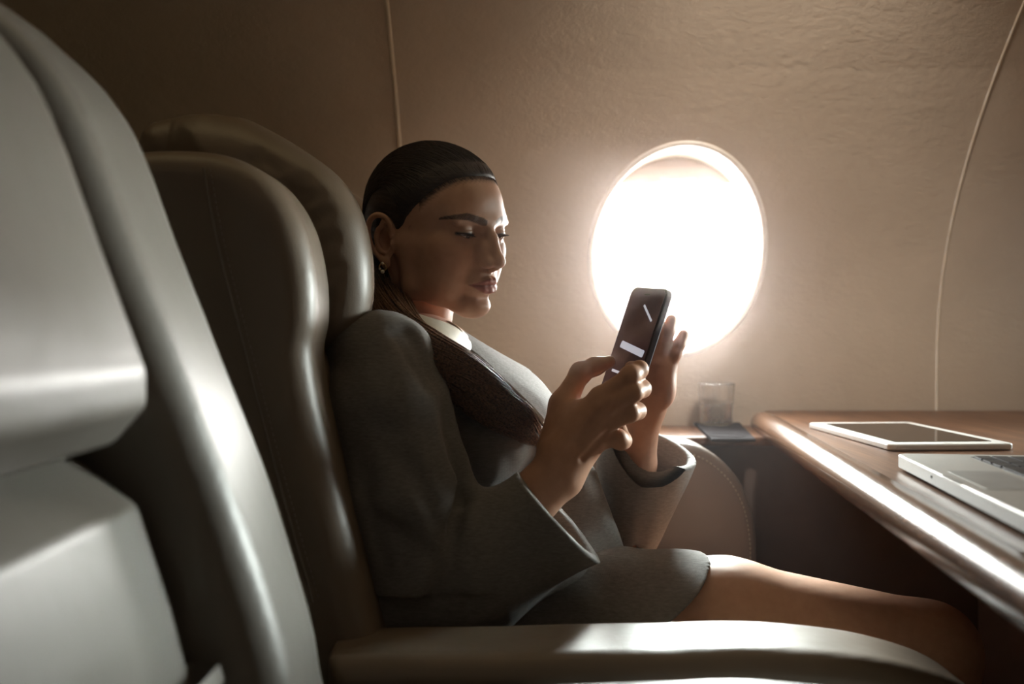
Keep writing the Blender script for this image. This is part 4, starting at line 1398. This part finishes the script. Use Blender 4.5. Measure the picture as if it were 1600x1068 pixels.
# baby hairs along the hairline
paths = []; rads = []
cand = np.where((np.abs(x - (np.interp(z, HL_Z, HL_X) + 6 * np.cos(y * 0.045) - 4)) < 4.5) & (z > 14) & (ay < 69))[0]
for i in rng.choice(cand, 700):
    p0 = hv[i]; nn_ = p0 - np.array([-8, 0, 42]); nn_ /= np.linalg.norm(nn_)
    L_ = rng.uniform(9, 17)
    t = np.linspace(0, 1, 6)[:, None]
    pp = p0 + nn_ * (0.2 + 5.2 * t ** 0.8) + np.array([-1.0, 0, 0.25 + rng.uniform(-0.2, 0.2)]) * L_ * t - nn_ * 1.0 * t * t
    paths.append(hw(pp)); rads.append(np.array([0.00005, 0.00018, 0.00024, 0.00026, 0.00024, 0.0001]))
v, f = tube_mesh(paths, rads, 3)
o = mesh_obj('hairline_strands', v, f, M['hair'], hair); o['kind'] = 'stuff'
# fine flyaway hairs above the crown and hairline
paths = []; rads = []
for i in range(120):
    th = rng.uniform(-0.4, 1.45); ph = rng.uniform(-1.0, 1.0)
    base = np.array([-8 + 96 * math.cos(th) * math.cos(ph * 0.6), 74 * math.sin(ph), 42 + 84 * math.sin(th) * math.cos(ph * 0.5)])
    nrm_ = base - np.array([-8, 0, 42]); nrm_ /= np.linalg.norm(nrm_)
    base = np.array([-8, 0, 42]) + nrm_ * np.array([92, 76, 82])
    dr = np.array([-1.0, rng.uniform(-0.4, 0.4), rng.uniform(-0.2, 0.5)])
    L_ = rng.uniform(8, 26); up_ = rng.uniform(0.15, 0.8)
    t = np.linspace(0, 1, 7)[:, None]
    pp = base + dr * L_ * t + nrm_ * (L_ * up_ * t - L_ * up_ * 0.4 * t * t + 1)
    paths.append(hw(pp)); rads.append(np.linspace(0.00022, 0.00006, 7))
v, f = tube_mesh(paths, rads, 3)
o = mesh_obj('flyaway_hairs', v, f, M['strand'], hair); o['kind'] = 'stuff'

# ---------------- earring: small hoop with a pearl
ear = None
bm = bmesh.new()
def torus(bm, R, r, M_, n=20, m=8):
    vs_ = []
    for i in range(n):
        a = 2 * PI * i / n
        vs_.append([bm.verts.new(M_ @ Vector(((R + r * math.cos(2 * PI * j / m)) * math.cos(a), r * math.sin(2 * PI * j / m), (R + r * math.cos(2 * PI * j / m)) * math.sin(a)))) for j in range(m)])
    for i in range(n):
        for j in range(m):
            bm.faces.new((vs_[i][j], vs_[(i + 1) % n][j], vs_[(i + 1) % n][(j + 1) % m], vs_[i][(j + 1) % m]))
torus(bm, 4.6, 1.0, Matrix.Translation((-9, -81.5, -33)) @ Matrix.Rotation(math.radians(25), 4, 'Z'))
earring = head_child('earring', bm, M['gold'])
earring['label'] = 'small gold hoop earring with a pearl'
for dx, dz, r in ((-7.5, -38.5, 2.6), (-12.5, -35.5, 1.7), (-8.5, -28.0, 1.8)):
    bm = bmesh.new(); bmesh.ops.create_uvsphere(bm, u_segments=12, v_segments=8, radius=r)
    bm.transform(Matrix.Translation((dx, -82.8, dz)))
    head_child('pearl', bm, M['pearl'], earring)

# ================================================================== clothes
RJ = 0.0028
g = Grid((-0.26, 0.96, -0.47), (0.24, 1.50, 0.06), RJ)
# trunk of the jacket
g.cap((-0.115, 1.255, -0.105), (-0.075, 1.25, -0.26), 0.105, 0.098, 0.05, scale=(1, 1.40, 1))
g.cap((-0.075, 1.25, -0.26), (-0.030, 1.24, -0.375), 0.100, 0.092, 0.05, scale=(1, 1.55, 1))
g.cap((-0.145, 1.125, -0.060), (-0.145, 1.385, -0.060), 0.052, 0.052, 0.05)
g.cap((-0.120, 1.20, -0.050), (-0.135, 1.125, -0.052), 0.036, 0.050, 0.03)
g.ell((-0.030, 1.175, -0.125), (0.060, 0.070, 0.062), 0.035)       # bust
g.ell((-0.018, 1.330, -0.105), (0.064, 0.070, 0.062), 0.035)
g.cap(P(885, 760, 1.22), P(925, 900, 1.20), 0.040, 0.050, 0.05)   # jacket front falling into the lap
g.cap(P(830, 900, 1.13), P(935, 960, 1.13), 0.060, 0.040, 0.05)
# near sleeve
g.chain([P(592, 566, 1.085), P(606, 650, 1.065), P(628, 770, 1.050), P(655, 900, 1.045)], (0.058, 0.065, 0.069, 0.068), 0.030)
g.cap(P(668, 905, 1.045), P(745, 900, 1.050), 0.066, 0.060, 0.03)
g.cap(P(610, 960, 1.05), P(700, 975, 1.05), 0.045, 0.05, 0.04)
# creases
for a, b, r in (((726, 862, 0.985), (650, 985, 0.980), 0.010), ((742, 872, 0.985), (690, 985, 0.980), 0.005), ((600, 820, 0.975), (690, 880, 0.972), 0.004), ((716, 600, 1.035), (700, 560, 1.05), 0.006), ((830, 800, 0.985), (770, 900, 0.98), 0.004), ((700, 900, 0.98), (668, 990, 0.98), 0.006), ((712, 940, 0.98), (716, 1010, 0.98), 0.007),
                ((716, 640, 1.03), (726, 800, 1.03), 0.012), ((735, 830, 0.992), (790, 850, 0.985), 0.006), ((640, 720, 0.975), (705, 860, 0.972), 0.004),
                ((560, 700, 0.985), (600, 900, 0.97), 0.003), ((770, 880, 0.975), (900, 905, 0.975), 0.003), ((760, 930, 0.975), (900, 935, 0.975), 0.004),
                ((690, 560, 1.06), (722, 660, 1.03), 0.006), ((622, 524, 1.045), (668, 600, 1.02), 0.003), ((640, 520, 1.055), (684, 590, 1.035), 0.003), ((716, 780, 1.02), (706, 880, 0.985), 0.010)):
    g.cap(P(*a), P(*b), r * 1.35, r * 0.8, 0.016, 'sub')
g.disp(lambda X, Y, Z: 0.0022 * vnoise(X * 60 + Z * 20, Y * 40, Z * 45, 4) + 0.0012 * vnoise(X * 130, Y * 90, Z * 120, 9))
jac_pt = P(875, 812, 1.062)
# cuff block of the near sleeve: a flaring cone, cut flat and hollowed
def sleeve_axis(grid, a, b, ra, rb, k, cutp, cutn, wall=0.0035, hollow=0.5, scale=(1, 1, 1)):
    lo = np.minimum(a, b) - max(ra, rb) * 1.6; hi = np.maximum(a, b) + max(ra, rb) * 1.6
    g2 = Grid(grid.lo, grid.lo + grid.res, grid.res)
    g2.n = grid.n; g2.ax = grid.ax; g2.f = np.full_like(grid.f, grid.big)
    ext = b + (b - a) / np.linalg.norm(b - a) * 0.10
    L0 = np.linalg.norm(b - a); L1 = np.linalg.norm(ext - a)
    rext = ra + (rb - ra) * L1 / L0
    g2.cap(a, ext, ra, rext, 0, scale=scale)
    g2.disp(lambda X, Y, Z: 0.0018 * vnoise(X * 70, Y * 45, Z * 60, 12))
    g2.plane(cutp, cutn, 0.001)
    grid.f = smin(grid.f, g2.f, k)
    h0 = a + (b - a) * hollow
    r0 = ra + (rb - ra) * hollow
    grid.cap(h0, ext, r0 * 0.6, rext - wall, 0.002, 'sub', scale=scale)
near_a = P(690, 905, 1.050)
cut_e = P(935, 872, 1.062) - P(812, 742, 1.062); cut_e /= np.linalg.norm(cut_e)
cn = np.array([-cut_e[2], 0.0, cut_e[0]]);
if cn[0] < 0: cn = -cn
sleeve_axis(g, near_a, P(878, 802, 1.062), 0.053, 0.064, 0.03, P(873, 806, 1.062), cn)
# flatten the fabric where it would pass through the armrest and the seat
g.plane((0, 0.990, 0), (0, -1, 0), 0.004, lo=(-0.3, 0.90, -0.50), hi=(0.3, 1.06, -0.27))
v, f = g.mesh(); v = relax(v, f, 1, 0.4)
jacket = mesh_obj('jacket', v, f, M['wool'], person)
# far sleeve, with the open bell cuff round the far wrist
g = Grid((0.02, 1.22, -0.38), (0.30, 1.52, -0.06), 0.0024)
fa_ = P(955, 900, 1.345); fb_ = P(1012, 703, 1.268)
g.cap(P(860, 860, 1.40), P(950, 888, 1.35), 0.055, 0.046, 0.02)
e1 = P(1088, 718, 1.265) - P(940, 672, 1.265); e1 /= np.linalg.norm(e1)
fn = np.cross(e1, np.array([0.0, 0.90, 0.24])); fn /= np.linalg.norm(fn)
if fn[2] < 0: fn = -fn
sleeve_axis(g, fa_, fb_, 0.040, 0.063, 0.012, P(1014, 695, 1.266), fn, hollow=0.40)
for a, b, r in (((975, 760, 1.205), (978, 880, 1.285), 0.006), ((1015, 790, 1.215), (995, 870, 1.29), 0.005)):
    g.cap(P(*a), P(*b), r, r * 0.5, 0.02, 'sub')
v, f = g.mesh(); v = relax(v, f, 1, 0.4)
mesh_obj('jacket_sleeve', v, f, M['wool'], jacket)
# edge stitching along the two cuffs
# shorts: leg openings flaring over the thighs
g = Grid((-0.10, 1.02, -0.47), (0.30, 1.42, -0.22), 0.0022)
g.cap((-0.03, 1.168, -0.352), (0.32, 1.140, -0.360), 0.092, 0.097, 0, scale=(1, 1.35, 1))
g.cap((-0.03, 1.300, -0.366), (0.34, 1.275, -0.378), 0.085, 0.082, 0.012)
g.disp(lambda X, Y, Z: 0.003 * vnoise(X * 45, Y * 45, Z * 30, 14) + 0.0015 * vnoise(X * 90, Y * 70, Z * 50, 15))
ha = P(1135, 876, 1.10); hb = P(1028, 965, 1.07)
e2 = hb - ha; e2 /= np.linalg.norm(e2)
hn = np.array([-e2[2], 0.06, e2[0]]);
if hn[0] < 0: hn = -hn
g.plane(ha, hn, 0.0045)
g.cap((0.02, 1.164, -0.3533), (0.40, 1.134, -0.3623), 0.0862, 0.0920, 0.003, 'sub', scale=(1, 1.37, 1))
g.cap((0.02, 1.300, -0.370), (0.42, 1.275, -0.388), 0.079, 0.078, 0.001, 'sub')
g.prism([(-0.2, -0.6), (0.4, -0.6), (0.4, -0.418), (-0.2, -0.418)], 0.9, 1.6, 0.0, 0.0, 'sub')
v, f = g.mesh(); v = relax(v, f, 4)
mesh_obj('shorts', v, f, M['wool'], person)

# lapels: bright folded fronts
def strip_sheet(name, rows, mat, parent, thick=0.004, nu=24, sub=16):
    """sheet from several control rows (each a list of points), solidified"""
    rows = [catmull(r, nu) for r in rows]
    cols_ = [catmull([r[i] for r in rows], sub) for i in range(nu)]
    V = np.array(cols_).reshape(-1, 3)
    Fc = []
    for i in range(nu - 1):
        for j in range(sub - 1):
            a = i * sub + j
            Fc.append((a, a + 1, a + sub + 1, a + sub))
    o = mesh_obj(name, V, Fc, mat, parent)
    md = o.modifiers.new('solid', 'SOLIDIFY'); md.thickness = thick; md.offset = 0
    return o
strip_sheet('lapel', [
    [P(690, 522, 1.19), P(742, 556, 1.155), P(790, 602, 1.135), P(838, 650, 1.135), P(868, 690, 1.15)],
    [P(700, 515, 1.22), P(758, 548, 1.195), P(812, 592, 1.180), P(852, 630, 1.180), P(880, 672, 1.19)],
    [P(712, 512, 1.25), P(768, 546, 1.250), P(828, 582, 1.250), P(864, 622, 1.250), P(886, 668, 1.25)],
    [P(716, 516, 1.28), P(768, 552, 1.300), P(822, 584, 1.310), P(858, 622, 1.310), P(880, 660, 1.30)]], M['wool'], jacket, 0.004)
# collar of the blouse: a standing band round the neck and its turned-down points
strip_sheet('blouse_collar', [
    [P(622, 478, 1.193), P(650, 490, 1.168), P(682, 500, 1.164), P(706, 509, 1.183), P(722, 520, 1.203)],
    [P(626, 486, 1.178), P(654, 501, 1.150), P(690, 514, 1.146), P(720, 528, 1.168), P(742, 544, 1.193)],
    [P(632, 498, 1.158), P(660, 518, 1.128), P(696, 534, 1.124), P(730, 552, 1.148), P(756, 566, 1.178)]], M['cream'], person, 0.0025)
strip_sheet('blouse_collar', [
    [P(690, 500, 1.248), P(704, 504, 1.233), P(714, 511, 1.218), P(722, 520, 1.204)],
    [P(696, 506, 1.263), P(714, 512, 1.253), P(730, 525, 1.233), P(742, 542, 1.213)],
    [P(700, 514, 1.273), P(720, 524, 1.263), P(740, 540, 1.248), P(757, 564, 1.223)]], M['cream'], person, 0.0025)

# ================================================================== the phone
u = np.array([0.315, 0.10, 0.94]); u /= np.linalg.norm(u)
n0 = np.cross(np.array([0, 1.0, 0]), u); n0 /= np.linalg.norm(n0)       # points to -x? fixed below
if n0[0] > 0: n0 = -n0
nn = 0.88 * n0 + 0.46 * np.array([0, -1.0, 0]); nn -= u * (nn @ u); nn /= np.linalg.norm(nn)
w = np.cross(u, nn)
top = P(1016, 449, 1.155)
PW, PL = 0.071, 0.146
cen = top - u * PL / 2
Mp = Matrix([[float(w[i]), float(u[i]), float(nn[i]), float(cen[i])] for i in range(3)] + [[0, 0, 0, 1]])
ph = thing('smartphone', 'dark smartphone held upright in both hands of the woman', 'phone', tuple(map(float, cen)))
prism('phone_body', round_rect(PW, PL, 0.010, 8), -0.0085, 0.0, M['phone_case'], ph, Mp, bevel=0.0015)
prism('screen', round_rect(PW - 0.004, PL - 0.004, 0.0085, 8), -0.0002, 0.0006, M['phone_glass'], ph, Mp)
prism('earpiece', [(x, y + PL / 2 - 0.009) for x, y in round_rect(0.011, 0.0014, 0.0006, 2)], 0.0005, 0.0008, M['rubber'], ph, Mp)
prism('home_button', [(0.0052 * math.cos(a), -PL / 2 + 0.010 + 0.0052 * math.sin(a)) for a in np.linspace(0, 2 * PI, 20, endpoint=False)], 0.0005, 0.0008, M['phone_case'], ph, Mp)
prism('camera_bump', [(x + 0.018, y + PL / 2 - 0.022) for x, y in round_rect(0.022, 0.026, 0.005)], -0.0102, -0.0084, M['phone_case'], ph, Mp, bevel=0.0006)
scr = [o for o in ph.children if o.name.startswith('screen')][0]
for bx, by, bw_, bh_, ra_ in ((0.004, -0.002, 0.050, 0.0085, -10), (0.006, -0.033, 0.056, 0.0032, -6), (0.012, 0.042, 0.030, 0.0028, -38)):  # window reflections on the glass, put in as glowing bars
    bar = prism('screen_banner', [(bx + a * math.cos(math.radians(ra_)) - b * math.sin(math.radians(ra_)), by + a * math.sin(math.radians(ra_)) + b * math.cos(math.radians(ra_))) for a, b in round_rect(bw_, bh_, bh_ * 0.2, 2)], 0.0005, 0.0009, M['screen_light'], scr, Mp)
